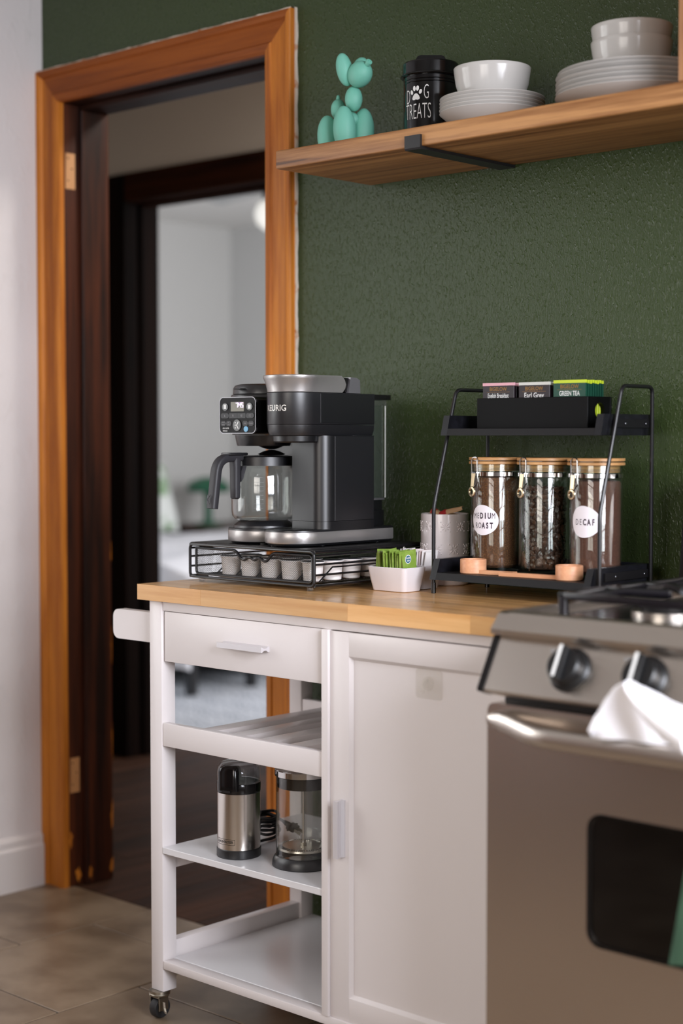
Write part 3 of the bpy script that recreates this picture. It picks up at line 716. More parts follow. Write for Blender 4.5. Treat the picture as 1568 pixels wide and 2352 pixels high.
# cooktop: raised rim with a rounded sloping front nose
ct = MB(); pr = [(-.020,.868),(-.632,.868),(-.634,.876),(-.612,.900),(-.604,.9025),(-.598,.9015),(-.586,.891),(-.110,.891),(-.10,.900),(-.02,.900)]
ct.prism(pr, lambda u, v, w: (w, u, v), RX0+.020, RX1-.020)
for s, xa, xb in ((1, RX0, RX0+.022), (-1, RX1-.022, RX1)):
    ct.prism([(-.020,.868),(-.630,.868),(-.631,.876),(-.611,.898),(-.603,.901),(-.02,.901)], lambda u, v, w: (w, u, v), xa, xb)
ct.build('cooktop', m_steel, rng, smooth=25)
MB().box(RX0+.05, RX1-.05, -.575, -.115, .8912, .8925).build('hob_surface', m_enamel, rng, smooth=0)
for bx in (RX0+.19, RX0+.57):
    for by in (-.45, -.22):
        m = MB(); m.cyl(bx, by, .8925, .902, .052, 28); m.build('burner', m_steel, rng)
        m = MB(); m.lathe([(0,.902),(.038,.902),(.040,.909),(.034,.913),(0,.914)], bx, by, 28); m.build('burner_cap', m_iron, rng)
def grate(x0, x1):
    g = MB(); y0, y1, z, t = -.565, -.125, .932, .0065
    for a, b in (((x0,y0),(x1,y0)), ((x0,y1),(x1,y1)), ((x0,y0),(x0,y1)), ((x1,y0),(x1,y1)), ((x0,(y0+y1)/2),(x1,(y0+y1)/2))):
        g.box(min(a[0],b[0])-t, max(a[0],b[0])+t, min(a[1],b[1])-t, max(a[1],b[1])+t, z-.012, z, .003, 2)
    xm = (x0+x1)/2
    for by in (-.45, -.22):
        for a in range(4):
            ca, sa = math.cos(R(45+90*a)), math.sin(R(45+90*a)); e = (x0 if ca < 0 else x1)
            ex, ey = xm+ca*.16, by+sa*.105
            g.tube([(xm+ca*.03, by+sa*.03, z-.002), (xm+ca*.10, by+sa*.085, z+.001), (ex if abs(ex-xm) < abs(e-xm) else e, ey, z-.007)], .0062, 8)
        g.box(x0, xm-.03, by-t, by+t, z-.012, z+.001, .003, 2); g.box(xm+.03, x1, by-t, by+t, z-.012, z+.001, .003, 2)
    for x in (x0, x1):
        for y in (y0, y1): g.cyl(x, y, .8925, z-.006, .008, 12)
    g.build('grate', m_enamel, rng)
grate(RX0+.085, RX0+.37); grate(RX0+.395, RX1-.085)
# slanted control panel with end caps
pnl = [(-.614,.866),(-.620,.866),(-.662,.790),(-.660,.786),(-.640,.779),(-.60,.779),(-.60,.866)]
p = MB(); p.prism(pnl, lambda u, v, w: (w, u, v), RX0+.010, RX1-.010); cp_ = p.build('control_panel', m_steel, rng, smooth=0)
for xa, xb in ((RX0, RX0+.011), (RX1-.011, RX1)):
    p = MB(); p.prism([(u-.002 if u < -.61 else u, v) for u, v in pnl], lambda u, v, w: (w, u, v), xa, xb); p.build('end_cap', m_gloss, rng, smooth=0)
nrm = Vector((0, -.8753, .4836))       # the panel leans back
for k, x in enumerate((-1.306, -1.181, -.969, -.844)):
    c0 = Vector((x, -.6405, .829)); T = Matrix.Translation(c0) @ nrm.to_track_quat('Z', 'Y').to_matrix().to_4x4()
    m = MB(); m.lathe([(0,0),(.033,0),(.0335,.004),(.031,.007),(.028,.009),(.0265,.022),(.024,.0245),(0,.0245)], 0, 0, 40, M4=T)
    kn = m.build('knob', m_knob, rng)
    m = MB(); m.box(-.0065, .0065, -.026, .026, .0235, .0325, .002, 2); m.v = [tuple(T @ Vector(v)) for v in m.v]; m.build('grip', m_knob, kn, smooth=0)
    m = MB(); m.box(-.0065, -.0015, -.022, .026, .0323, .0329); m.v = [tuple(T @ Vector(v)) for v in m.v]; m.build('pointer', m_white_ink, kn, smooth=0, label='white pointer line')
    m = MB(); pl = lambda u, v: tuple(T @ Vector((u, v, .0004)))
    disc(m, (-.040, .026), .0022, .003, pl); disc(m, (-.033, .028), .0018, .0024, pl); m.build('panel_mark', m_grey_ink, cp_, smooth=0)
# oven door with window
dY = -.639
od = MB(); W0, W1, Z0, Z1 = RX0+.001, RX1-.001, .175, .767
wx0, wx1, wz0, wz1 = -1.272, -.878, .443, .626
out = rrect(W0, W1, Z0, Z1, .012, 4); inn = rrect(wx0, wx1, wz0, wz1, .020, 4)
n = len(out)
vs = [(u, dY, v) for u, v in out]+[(u, dY, v) for u, v in inn]+[(u, dY+.012, v) for u, v in inn]+[(u, -.600, v) for u, v in out]
fs = []
for i in range(n):
    j = (i+1) % n
    fs += [(i, j, n+j, n+i), (n+i, n+j, 2*n+j, 2*n+i), (j, i, 3*n+i, 3*n+j)]
fs.append(tuple(3*n+i for i in range(n)))
od.add(vs, fs); door = od.build('oven_door', m_steel_d, rng, smooth=25)
g = MB(); g.prism(rrect(wx0-.0, wx1, wz0, wz1, .020, 4), lambda u, v, w: (u, w, v), dY+.004, dY+.0115); g.build('oven_window', m_ovenglass, door, smooth=0)
g = MB(); e0 = rrect(wx0-.004, wx1+.004, wz0-.004, wz1+.004, .023, 4)
g.add([(u, dY-.0015, v) for u, v in e0]+[(u, dY-.0015, v) for u, v in inn], [(i, (i+1) % n, n+(i+1) % n, n+i) for i in range(n)])
g.build('window_trim', m_gloss, door, smooth=0)
hp = []
for k in range(33):
    t = k/32; x = W0+.014+(W1-W0-.028)*t; e = min(1, min(t, 1-t)/.17); e = e*e*(3-2*e)
    hp.append((x, dY-.012-.036*e, .7455-.009*e))
h = MB(); rings = []
for k, (x, y, z) in enumerate(hp):
    q = min(k, 32-k); s = .55 if q == 0 else 1
    rings.append([(x, y+.0105*s*math.cos(a), z+.0150*s*math.sin(a)) for a in [2*math.pi*i/16 for i in range(16)]])
h.loft(rings); h.rod((W0+.022, dY, .744), (W0+.022, dY-.016, .744), .012, 14); h.rod((W1-.022, dY, .744), (W1-.022, dY-.016, .744), .012, 14)
h.build('oven_handle', m_steel, door)
MB().box(W0, W1, -.630, -.6005, .06, .168, .006, 2).build('lower_drawer', m_steel_d, rng)
bg = MB(); bg.prism([(-.095,.901),(-.010,.901),(-.010,1.085),(-.04,1.10),(-.075,1.085)], lambda u, v, w: (w, u, v), RX0+.014, RX1-.014); bg.build('backguard', m_steel, rng, smooth=0)
for xa, xb in ((RX0-.001, RX0+.014), (RX1-.014, RX1)):
    bg = MB(); bg.prism([(-.098,.901),(-.008,.901),(-.008,1.088),(-.04,1.104),(-.078,1.088)], lambda u, v, w: (w, u, v), xa, xb); bg.build('backguard_cap', m_gloss, rng, smooth=0)

# towels
TWT = [(0,.7640),(.05,.785),(.14,.812),(.22,.8275),(.30,.8345),(.38,.8330),(.55,.8235),(.80,.8085),(1,.795)]
def lerp(T, u):
    for (a, x), (b, y) in zip(T, T[1:]):
        if u <= b: t = (u-a)/(b-a); t = t*t*(3-2*t)*.4+t*.6; return x+(y-x)*t
    return T[-1][1]
def tw(u, v):                                       # lower fold, sitting on the handle
    top = lerp(TWT, u); x = -1.2260+.17*u+.010*(1-u)*v
    return (x, dY-.064+.036*u-.022*v-.003*math.sin(u*17+v*3), .7530+(top-.7530)*v)
wtl = MB().sheet(tw, 44, 24, .005)
FLD = [(0,.828),(.12,.810),(.22,.797),(.38,.783),(.62,.769),(1,.757)]
def tw2(u, v):                                      # upper flap folded over towards the room
    x = -1.170+.113*u; top = lerp(TWT, min(1, (x+1.226)/.17))+.001; lo = lerp(FLD, u); s_ = math.sin(v*math.pi)
    return (x+.012*(1-v)*(1-u), dY-.064-.016*s_-.026*u-.012*(1-v), lo+(top-lo)*v)
wtl.sheet(tw2, 30, 20, .005)
wtl = wtl.build('dish_towel', m_towel, None, (-1.15, dY-.04, .74), smooth=60)
tag(wtl, 'white terry towel bunched up behind the oven handle', 'towel')
def gt(u, v):
    x = -1.096+.30*u+.052*(1-u)*v; return (x, dY-.076+.010*math.sin(u*13)*(1-.4*v), .470+.29*v+.006*math.sin(u*5))
gtl = MB().sheet(gt, 30, 24, .004).build('dish_towel', m_gtowel, None, (-1.0, dY-.06, .60), smooth=60)
tag(gtl, 'green striped towel hanging in front of the oven window', 'towel')
# ================================================================== coffee pod drawer
CT = .870                    # counter surface
KX0, KX1, KY0, KY1 = -2.424, -2.077, -.362, -.050
pd = thing('pod_drawer', 'black wire and mesh coffee pod drawer under the coffee maker', 'drawer rack', ((KX0+KX1)/2, (KY0+KY1)/2, CT))
WR = .0030
for y in (KY0, KY1):
    m = MB(); m.tube(bend([(KX0+.02, y, .8810), (KX0, y, .8810), (KX0, y, .9455), (KX1, y, .9455), (KX1, y, .8810), (KX0+.02, y, .8810)], .010), WR, 8); m.build('frame_wire', m_wire, pd)
for x in (KX0, KX1):
    for z in (.8815, .945): MB().rod((x, KY0, z), (x, KY1, z), WR, 8).build('frame_wire', m_wire, pd)
for z in (.9015, .921, .938):
    for x in (KX1-.002, KX0+.002): MB().rod((x, KY0, z), (x, KY1, z), .0021, 8).build('side_wire', m_wire, pd)
MB().box(KX0-.001, KX1+.001, KY0-.001, KY1+.002, .9440, .9500, .0028, 2).build('top_plate', m_plate, pd)
for x in (KX0+.014, KX1-.030):
    for y in (KY0+.020, KY1-.02):
        f = MB(); f.cyl(x, y, CT+.0002, .8795, .0062, 16, .001); f.build('foot', m_acrylic, pd)
        MB().box(x-.012, x+.014, y-.006, y+.006, .8785, .8815, .001, 1).build('foot_clip', m_wire, pd, smooth=0)
def mesh_panel(mb, fn, w, h, pw_, ph_, r, keep=None):
    """expanded-metal net: fn(u,v)->point; diamond-hex strands as thin three-sided bars"""
    nu, nv = int(w/pw_), int(h/(ph_/2))
    def bar(a, b):
        if keep and not (keep(*a) and keep(*b)): return
        A, B = Vector(fn(*a)), Vector(fn(*b)); d = (B-A).normalized(); n1 = d.orthogonal().normalized(); n2 = d.cross(n1)
        vs = [tuple(P+(n1*math.cos(q)+n2*math.sin(q))*r) for P in (A, B) for q in (0, 2.094, 4.189)]
        mb.add(vs, [(0,1,4,3), (1,2,5,4), (2,0,3,5)])
    for j in range(nv+1):
        v = j*ph_/2
        for i in range(nu+1):
            u = (i+.5*(j % 2))*pw_
            if u > w: continue
            bar((u, v), (u, min(v+ph_*.2, h)))
            if v+ph_/2 <= h+1e-6:
                for s in (-1, 1):
                    if 0 <= u+s*pw_/2 <= w: bar((u, v+ph_*.2), (u+s*pw_/2, v+ph_/2))
dw = MB(); FYY = KY0+.006
# drawer front: bent wire outline with a scalloped finger dip in the middle
xa, xb = KX0+.012, KX1-.010; xm = (xa+xb)/2+.005
top, dip, bot = .9385, .9225, .8868
olw = [(xa, top), (xm-.052, top), (xm-.037, dip), (xm-.028, dip-.002), (xm-.013, dip+.005), (xm, dip-.002), (xm+.013, dip+.005), (xm+.028, dip-.002), (xm+.037, dip), (xm+.052, top), (xb, top), (xb, bot), (xa, bot)]
ol = bend([(x, FYY, z) for x, z in olw]+[(xa, FYY, top-.01), (xa, FYY, top)], .009, 5)
dw.tube(ol[:-1]+[Vector((xa+.001, FYY, top))], .0029, 8)
dr_ = dw.build('drawer_front', m_wire, pd)
def keepf(u, v):
    x = xa+u; z = bot+v
    if x < xm-.052 or x > xm+.052: lim = top
    else:
        lim = dip+(top-dip)*max(0, min(1, (abs(x-xm)-.037)/.015))
    return z < lim
m = MB(); mesh_panel(m, lambda u, v: (xa+u, FYY, bot+v), xb-xa, top-bot, .0050, .0042, .00031, keepf); m.build('front_mesh', m_wire, dr_, smooth=0, kind='stuff')
m = MB(); mesh_panel(m, lambda u, v: (KX0+.006, KY0+.01+u, .8868+v), .28, .048, .0050, .0042, .00031); mesh_panel(m, lambda u, v: (xa+u, KY0+.008+v, .8862), xb-xa, .285, .0062, .0062, .0005)
m.build('tray_mesh', m_wire, dr_, smooth=0, kind='stuff')
m = MB(); 
for k in range(6):
    x = -2.357+.0563*k
    m.tube([(x-.022 if k == 0 else x, KY0+.065, .915), (x, KY0+.048, .915), (x, KY0+.010, .888)], .0016, 6); m.rod((x, KY0+.065, .915), (x, KY1-.03, .915), .0016, 6)
m.build('divider_wire', m_wire, dr_)
# pods
def pod(x, y, label):
    t = thing('coffee_pod', label, 'coffee pod', (x, y, .8872), 'white coffee pods in the drawer')
    m = MB(); m.lathe([(0,.8872),(.0165,.8872),(.0180,.8885),(.0203,.921),(.0212,.9225),(.0236,.9232),(.0236,.9245),(.0205,.9248)], x, y, 28); m.build('cup', m_pod, t)
    m = MB(); m.lathe([(.0,.9252),(.0212,.9252),(.0215,.9246),(.0,.9246)], x, y, 28); m.build('foil_lid', m_silver2, t); return t
pods = []
p0 = None
for k in range(1, 6):
    for j in range(5):
        x, y = -2.393+.0563*k, -.330+.0535*j
        if j == 0: lab = ['', 'white coffee pod leftmost behind the drawer mesh', 'white coffee pod behind the scalloped dip of the drawer front', 'white coffee pod just right of the scalloped dip', 'large looking white coffee pod fourth behind the mesh', 'white coffee pod at the front right corner of the drawer'][k]
        elif k == 5: lab = ['', 'second white pod along the right side of the drawer', 'third white pod along the right side of the drawer', 'fourth white pod along the right side of the drawer', 'rearmost white pod along the right side of the drawer'][j]
        else: lab = 'white coffee pod directly behind the %s pod of the front row' % ORD[k-1]
        if j and k < 5 and j > 1: continue
        if p0 is None: p0 = pod(x, y, lab)
        else: dup(p0, (x, y, .8872), label=lab)

# ================================================================== coffee maker
PZ = .9502
cm = thing('coffee_maker', 'black and silver double coffee maker with a lit control panel', 'coffee maker', (-2.22, -.22, PZ))
HX, HY, HR = -2.172, -.319, .052         # single-cup head
LX, LY = -2.295, -.280                   # carafe side
X1 = -2.120; BYM = -.090
def stadium(cx, cy, r, yb, n=20):        # round nose towards the front, straight sides back to yb
    return [(cx+r*math.cos(a), cy+r*math.sin(a)) for a in [math.pi+math.pi*k/n for k in range(n+1)]]+[(cx+r, yb), (cx-r, yb)]
def stack(cx, cy, yb, prof, n=24):       # loft of stadium outlines, prof: (radius, z)
    m = MB(); m.loft([[(x, y, z) for x, y in stadium(cx, cy, r, yb, n)] for r, z in prof]); return m
# bases: silver bands on dark feet
stack(-2.180, -.306, -.088, [(.054,.9525),(.0575,.9570)]).build('base_foot', m_blk, cm)
stack(-2.180, -.306, -.088, [(.0595,.9570),(.0605,.9585),(.0605,.9780),(.0598,.9793)]).build('base_band', m_silver, cm)
stack(-2.180, -.306, -.088, [(.0602,.9793),(.0600,.9822),(.057,.9835)]).build('drip_tray', m_blk, cm)
stack(LX, LY, -.088, [(.064,.9520),(.068,.9555)]).build('base_foot', m_blk, cm)
stack(LX, LY, -.088, [(.0705,.9555),(.0715,.957),(.0715,.9755),(.071,.977)]).build('base_band', m_silver, cm)
m = stack(LX, LY, -.088, [(.0712,.977),(.0710,.9805),(.0695,.9815)]); m.lathe([(.0,.9815),(.061,.9815),(.060,.986),(.052,.993),(.046,.9962),(0,.9962)], LX, LY, 40); m.build('warming_plate', m_blk2, cm)
sl = MB()
for k in range(7): sl.box(-2.212, -2.150, -.352+.008*k, -.349+.008*k, .9835, .9840)
sl.build('drip_slots', m_gloss, cm, smooth=0)
for fx_, fy_ in ((-2.345, -.30), (-2.25, -.325), (-2.20, -.345), (-2.145, -.27), (-2.145, -.11), (-2.34, -.11)):
    m = MB(); m.cyl(fx_, fy_, PZ, .9535, .007, 14); m.build('foot', m_rubber, cm)
# body behind the carafe and the column beside it
MB().prism(rrect(-2.365, -2.125, -.205, -.146, .01, 4), lambda u, v, w: (u, v, w), .982, 1.17).build('rear_body', m_blk, cm)
col = [(-2.205, -.146), (-2.205, -.290), (-2.202, -.2935)]+[(X1-.0265+.0265*math.sin(R(10*k)), -.267-.0265*math.cos(R(10*k))) for k in range(10)]+[(X1, -.146)]
m = MB(); m.loft([[(x, y, z) for x, y in col] for z in (.9985, 1.1640)]); m.build('column', m_blk, cm, smooth=25)
m = MB(); m.loft([[(x, y, z) for x, y in col] for z in (.9822, .9980)]); m.build('column_plinth', m_blk, cm, smooth=25)
MB().box(X1-.002, X1+.0008, -.259, -.147, .9985, 1.1625, .0004, 1).build('side_panel', m_blk2, cm, smooth=0)
MB().box(X1-.002, X1+.0006, -.2605, -.2595, .9985, 1.1625).build('panel_seam', m_key, cm, smooth=0)
# head: tapered skirt, barrel, silver flip lid
stack(HX, HY, -.145, [(.040,1.1625),(.0465,1.1645),(.0500,1.172),(.0517,1.1845)]).build('head_skirt', m_blk2, cm)
stack(HX, HY, -.145, [(.0517,1.1852),(.0522,1.1862),(.0522,1.2455),(.0515,1.2462)]).build('head', m_blk2, cm)
MB().box(X1-.003, X1+.0012, -.300, -.1455, 1.188, 1.2445, .0005, 1).build('head_side_panel', m_blk, cm, smooth=0)
m = MB(); m.loft([[(HX+r*math.cos(a), HY+.004+r*math.sin(a), z) for a in [2*math.pi*k/32 for k in range(32)]] for r, z in ((.0405,1.1505),(.043,1.153),(.044,1.163))]); m.build('pod_outlet', m_blk, cm)
lidp = [(.0505,1.2468),(.0515,1.2475),(.0525,1.2545),(.0545,1.2630),(.0580,1.2715),(.0592,1.2745),(.0592,1.2785),(.058,1.2795)]
def lidring(r, z):
    pts = [(HX+r*math.cos(a), HY+r*math.sin(a)) for a in [math.pi+math.pi*k/24 for k in range(25)]]
    e = -.240 if r > 0 else 0
    return [(x, y, z) for x, y in pts]+[(X1+.0005, HY+.02, z), (X1+.0005, e+.012*(1-abs((z-1.2625)/.0165)**2), z), (HX-.051, e, z)]
m = MB(); m.loft([lidring(r, z) for r, z in lidp]); m.build('brew_lid', m_silver, cm, smooth=30)
m = MB(); m.box(HX-.048, X1-.004, -.245, -.205, 1.2465, 1.2765, .003, 2); m.build('lid_gap', m_gloss, cm)
m = MB(); m.prism([(-.2215,1.2465),(-.2145,1.2775),(-.196,1.2765),(-.188,1.272),(-.1865,1.2465)], lambda u, v, w: (w, u, v), HX-.045, X1+.0005); m.build('lid_hinge', m_silver2, cm, smooth=25)
MB().box(HX-.05, X1, -.190, -.1455, 1.2455, 1.2462).build('head_deck', m_blk, cm, smooth=0)
m = MB(); text(m, 'KEURIG', .0162, around(HX, HY, .05245, R(-90), 1.2160), .94, .00028, sub=1); m.build('lettering', m_silver_ink, cm, smooth=0, label='silver brand lettering on the head')
# carafe-side brewer
BR = .0640
m = MB(); m.lathe([(0,1.2200),(BR,1.2200),(BR+.001,1.222),(BR+.001,1.2430),(BR,1.2446),(0,1.2446)], LX, LY, 48); m.box(LX-.062, HX-.03, -.27, -.146, 1.1665, 1.2444); m.build('brewer_top', m_blk, cm)
m = MB(); m.lathe([(0,1.1655),(.062,1.1655),(.0635,1.168),(.0635,1.2195),(0,1.2195)], LX, LY, 48); m.build('brewer_housing', m_blk, cm)
m = MB(); m.lathe([(0,1.1435),(.0520,1.1435),(.0535,1.1455),(.0575,1.1650),(0,1.1650)], LX, LY, 48); m.build('filter_basket', m_blk, cm)
m = MB(); m.lathe([(0,1.2450),(.0630,1.2450),(.0640,1.2465),(.0635,1.2580),(.060,1.2630),(.050,1.2660),(0,1.2675)], LX, LY+.004, 48); m.box(LX-.010, LX+.010, LY-.073, LY-.050, 1.2545, 1.2568, .001, 1); m.build('basket_lid', m_blk2, cm)
m = MB(); m.lathe([(0,1.1366),(.010,1.137),(.018,1.1395),(.026,1.1434),(0,1.1434)], LX+.008, LY+.012, 24); m.build('drip_valve', m_gloss, cm)
# control panel
px0, px1, pz0, pz1, py = -2.3385, -2.2355, 1.1680, 1.2395, -.3600
m = MB(); m.prism(rrect(px0, px1, pz0, pz1, .011, 6), lambda u, v, w: (u, w, v), py+.001, -.318); pn = m.build('control_panel', m_gloss, cm, smooth=25)
m = MB(); o_, i_ = rrect(px0, px1, pz0, pz1, .011, 6), rrect(px0+.0013, px1-.0013, pz0+.0013, pz1-.0013, .0098, 6); n = len(o_)
vs = [(u, py, v) for u, v in o_]+[(u, py, v) for u, v in i_]+[(u, py+.004, v) for u, v in o_]+[(u, py+.004, v) for u, v in i_]
m.add(vs, [(i, (i+1) % n, n+(i+1) % n, n+i) for i in range(n)]+[((i+1) % n, i, 2*n+i, 2*n+(i+1) % n) for i in range(n)]+[(n+i, n+(i+1) % n, 3*n+(i+1) % n, 3*n+i) for i in range(n)]); m.build('panel_rim', m_silver2, pn, smooth=25)
MB().prism(i_, lambda u, v, w: (u, w, v), py+.0008, py+.0012).build('panel_face', m_face, pn, smooth=0)
pcx, pcz = (px0+px1)/2, (pz0+pz1)/2; fy = py+.0006
def pf(u, v): return (pcx+u, fy, pcz+v)
def ppoly(name, poly, mat, d=.0, **k): return MB().prism(poly, lambda u, v, w: (pcx+u, w, pcz+v), fy-.0006-d, fy+.0004).build(name, mat, pn, smooth=0, **k)
ppoly('display', rrect(-.0185, .0185, .0075, .0260, .001, 2), m_lcd, label='small lit clock display')
def seg7(mb, ch, x, z, w, h, t):
    on = {'7': 'abc', '4': 'fgbc', '5': 'afgcd', '3': 'abgcd'}[ch]
    B = {'a': (x, x+w, z+h-t, z+h), 'd': (x, x+w, z, z+t), 'g': (x, x+w, z+h/2-t/2, z+h/2+t/2), 'f': (x, x+t, z+h/2, z+h), 'b': (x+w-t, x+w, z+h/2, z+h), 'e': (x, x+t, z, z+h/2), 'c': (x+w-t, x+w, z, z+h/2)}
    for s in on: a0, a1, b0, b1 = B[s]; mb.box(pcx+a0+.0003, pcx+a1-.0003, fy-.0010, fy-.0007, pcz+b0+.0003, pcz+b1-.0003)
m = MB()
for ch, x in (('7', -.0040), ('4', .0042), ('5', .0112)): seg7(m, ch, x, .0150, .0058, .0095, .0014)
for q in (.0172, .0215): m.box(pcx+.0026, pcx+.0035, fy-.0010, fy-.0007, pcz+q, pcz+q+.0014)
m.build('clock_digits', m_led, pn, smooth=0, label='glowing violet clock digits 7:45')
for cx_, nm in ((-.0345, 0), (.0345, 1)):
    ppoly('button', [(cx_+.0085*math.cos(a), .0165+.0075*math.sin(a)) for a in [2*math.pi*k/20 for k in range(20)]], m_gloss, .0006)
    k = MB(); k.prism([(-.0032,-.004),(.0032,-.004),(.0038,.003),(-.0038,.003)] if nm else [(-.0034,-.0036),(.0034,-.0036),(.0034,.0038),(-.0034,.0038)], lambda u, v, w: (pcx+cx_+u, w, pcz+.0165+v), fy-.0016, fy-.0012)
    k.box(pcx+cx_-.0042, pcx+cx_+.0042, fy-.0016, fy-.0012, pcz+.0205, pcz+.0213); k.build('button_icon', m_white_ink, pn, smooth=0)
for k, tx in enumerate(('6', '8', '10', '12')):
    x0 = -.0470+.0236*k
    poly = rrect(x0, x0+.0232, -.0058, .0042, .0048 if k in (0, 3) else .0006, 3)
    ppoly('button', poly, m_key, .0004); q = MB(); text(q, tx, .0058, lambda u, v: (pcx+x0+.0116+u, fy-.0012, pcz-.0009+v), 1); q.build('button_text', m_grey_ink, pn, smooth=0)
for x0, tx in ((-.0470, ('AUTO', 'BREW')), (-.0320, ('SET', 'TIME')), (.0150, ('ICED',)), (.0310, ('STRONG',))):
    ppoly('button', rrect(x0, x0+.0150, -.0208, -.0112, .0040, 3), m_key, .0004)
    for i, wd in enumerate(tx):
        q = MB(); text(q, wd, .0034, lambda u, v: (pcx+x0+.0075+u, fy-.0012, pcz-.0160+v+(.0020-.0042*i if len(tx) > 1 else 0)), .85); q.build('button_text', m_grey_ink, pn, smooth=0)
ppoly('button', [(-.0005+.0112*math.cos(a), -.0195+.0112*math.sin(a)) for a in [2*math.pi*k/28 for k in range(28)]], m_gloss, .0010)
q = MB(); K = lambda u, v: (pcx-.0005+u, fy-.0019, pcz-.0195+v)
for dz in (-.0050, 0, .0050): disc(q, (-.0038, dz), .0013, .0016, K, 12)
q.add([K(-.0015, 0), K(.0032, .0070), K(.0058, .0070), K(.0015, 0), K(.0058, -.0070), K(.0032, -.0070)], [(0, 3, 2, 1), (0, 5, 4, 3)]); q.build('logo', m_white_ink, pn, smooth=0, label='white round dot and chevron emblem')
ppoly('button', [(.0240+.0055*math.cos(a), -.0270+.0055*math.sin(a)) for a in [2*math.pi*k/24 for k in range(24)]], m_blue, .0006, label='lit blue button')
for i, wd in enumerate(('ADD WATER', 'DESCALE')):
    q = MB(); text(q, wd, .0034, lambda u, v: (pcx-.0325+u-(.0022 if i else 0), fy-.0008, pcz-.0255-.0050*i+v), .9, .00008); q.build('panel_text', m_white_ink, pn, smooth=0)
# reservoir at the back
TX0, TX1, TY0, TY1 = -2.330, -2.1550, -.1445, -.070
m = MB(); ring = rrect(TX0, TX1, TY0, TY1, .014, 5); n = len(ring); m.loft([[(x, y, z) for x, y in ring] for z in (1.0380, 1.2245)], caps=False); m.build('water_reservoir', m_tank, cm)
m = MB(); m.tube([(TX1-.003, TY1+.001, 1.0385), (TX1-.003, TY1+.001, 1.2245)], .0016, 6); m.build('reservoir_edge', m_pale, cm)
MB().prism(rrect(TX0-.004, TX1+.004, TY0-.001, TY1+.006, .014, 5), lambda u, v, w: (u, v, w), 1.2245, 1.2360).build('reservoir_collar', m_acrylic, cm, smooth=25)
MB().prism(rrect(TX0-.006, TX1+.010, TY0-.001, TY1+.014, .016, 5), lambda u, v, w: (u, v, w), 1.2360, 1.2462).build('reservoir_lid', m_gloss, cm, smooth=25)
MB().prism(rrect(TX0-.002, TX1+.002, TY0, TY1+.003, .014, 5), lambda u, v, w: (u, v, w), 1.0340, 1.0380).build('reservoir_base_rim', m_silver2, cm, smooth=25)
MB().prism(rrect(TX0, TX1-.002, TY0, TY1, .014, 5), lambda u, v, w: (u, v, w), 1.0140, 1.0340).build('reservoir_base', m_blk, cm, smooth=25)
MB().prism(rrect(TX0, TX1+.001, TY0, TY1+.002, .014, 5), lambda u, v, w: (u, v, w), .9815, 1.0135).build('reservoir_seat', m_blk, cm, smooth=25)

# carafe
cf = thing('coffee_carafe', 'glass coffee carafe with a dark grey handle on the warming plate', 'carafe', (LX, LY, .9927))
g = MB(); g.lathe([(0,.9930),(.050,.9930),(.058,.9950),(.0635,1.0015),(.0648,1.012),(.0648,1.075),(.0625,1.090),(.056,1.0995),(.0545,1.103),(.0535,1.103),(.0548,1.099),(.0612,1.089),(.0634,1.075),(.0634,1.012),(.062,1.003),(.057,.9972),(.050,.9952),(0,.9952)], LX, LY, 64); g.build('glass_body', m_glass2, cf)
g = MB(); g.lathe([(.0,1.1012),(.0590,1.1012),(.0605,1.1030),(.0605,1.1180),(.0590,1.1195),(.050,1.1210),(0,1.1215)], LX, LY, 48); g.build('carafe_lid', m_blk, cf)
g = MB(); g.lathe([(0,1.1215),(.024,1.1218),(.028,1.124),(.018,1.129),(.006,1.1322),(0,1.1325)], LX+.012, LY+.010, 24); g.build('lid_dome', m_gloss, cf)
def hsec(c, t, w, h):                       # rounded bar section across the handle path, lying in the y-z plane
    t = Vector(t).normalized(); nz = Vector((1, 0, 0)); nb = t.cross(nz)
    return [tuple(Vector(c)+nz*a+nb*b) for a, b in rrect(-w/2, w/2, -h/2, h/2, min(w, h)*.32, 3)]
path = bend([(LX, -.4195, 1.0190), (LX, -.4060, 1.1150), (LX, -.345, 1.1190)], .028, 10)
hs = []
for i, p in enumerate(path):
    t = path[min(i+1, len(path)-1)]-path[max(i-1, 0)]; f = i/(len(path)-1); hs.append(hsec(p, t, .0215-.002*f, .0165))
g = MB(); g.loft(hs); hd = g.build('handle', m_grey, cf, smooth=40)
g = MB(); g.loft([hsec((LX, -.3585, z), (0, 0, 1), w, h) for z, w, h in ((1.0360,.012,.012),(1.0390,.0175,.016),(1.060,.019,.0165),(1.095,.020,.017),(1.116,.021,.021))]); g.build('handle_inner_arm', m_grey, hd, smooth=40)
g = MB(); g.lathe([(.0607,1.1010),(.0622,1.1010),(.0622,1.1160),(.0607,1.1160)], LX, LY, 48); g.build('lid_band', m_blk, cf)
g = MB(); g.box(LX-.013, LX+.013, -.385, -.335, 1.1215, 1.1270, .002, 2); g.build('thumb_lever', m_blk2, cf)
g = MB(); g.prism([(-.337,1.1005),(-.3465,1.1005),(-.3515,1.0900),(-.3515,1.070),(-.346,1.076),(-.341,1.089)], lambda u, v, w: (w, u, v), LX-.010, LX+.010); g.build('handle_bracket', m_grey, cf, smooth=25)
g = MB()
for k in range(8):
    a0 = R(-62); r = .0651; z = 1.018+.0085*k
    for i in range(6): 
        a, b = a0+i*.05, a0+(i+1)*.05
        g.add([(LX+r*math.cos(a), LY+r*math.sin(a), z), (LX+r*math.cos(b), LY+r*math.sin(b), z), (LX+r*math.cos(b), LY+r*math.sin(b), z+.0004), (LX+r*math.cos(a), LY+r*math.sin(a), z+.0004)], [(0,1,2,3)])
g.build('measure_marks', m_grey_ink, cf, smooth=0)
g = MB(); hk_ = lambda u, v: (LX+u, -.4289+.0, 1.036+v)
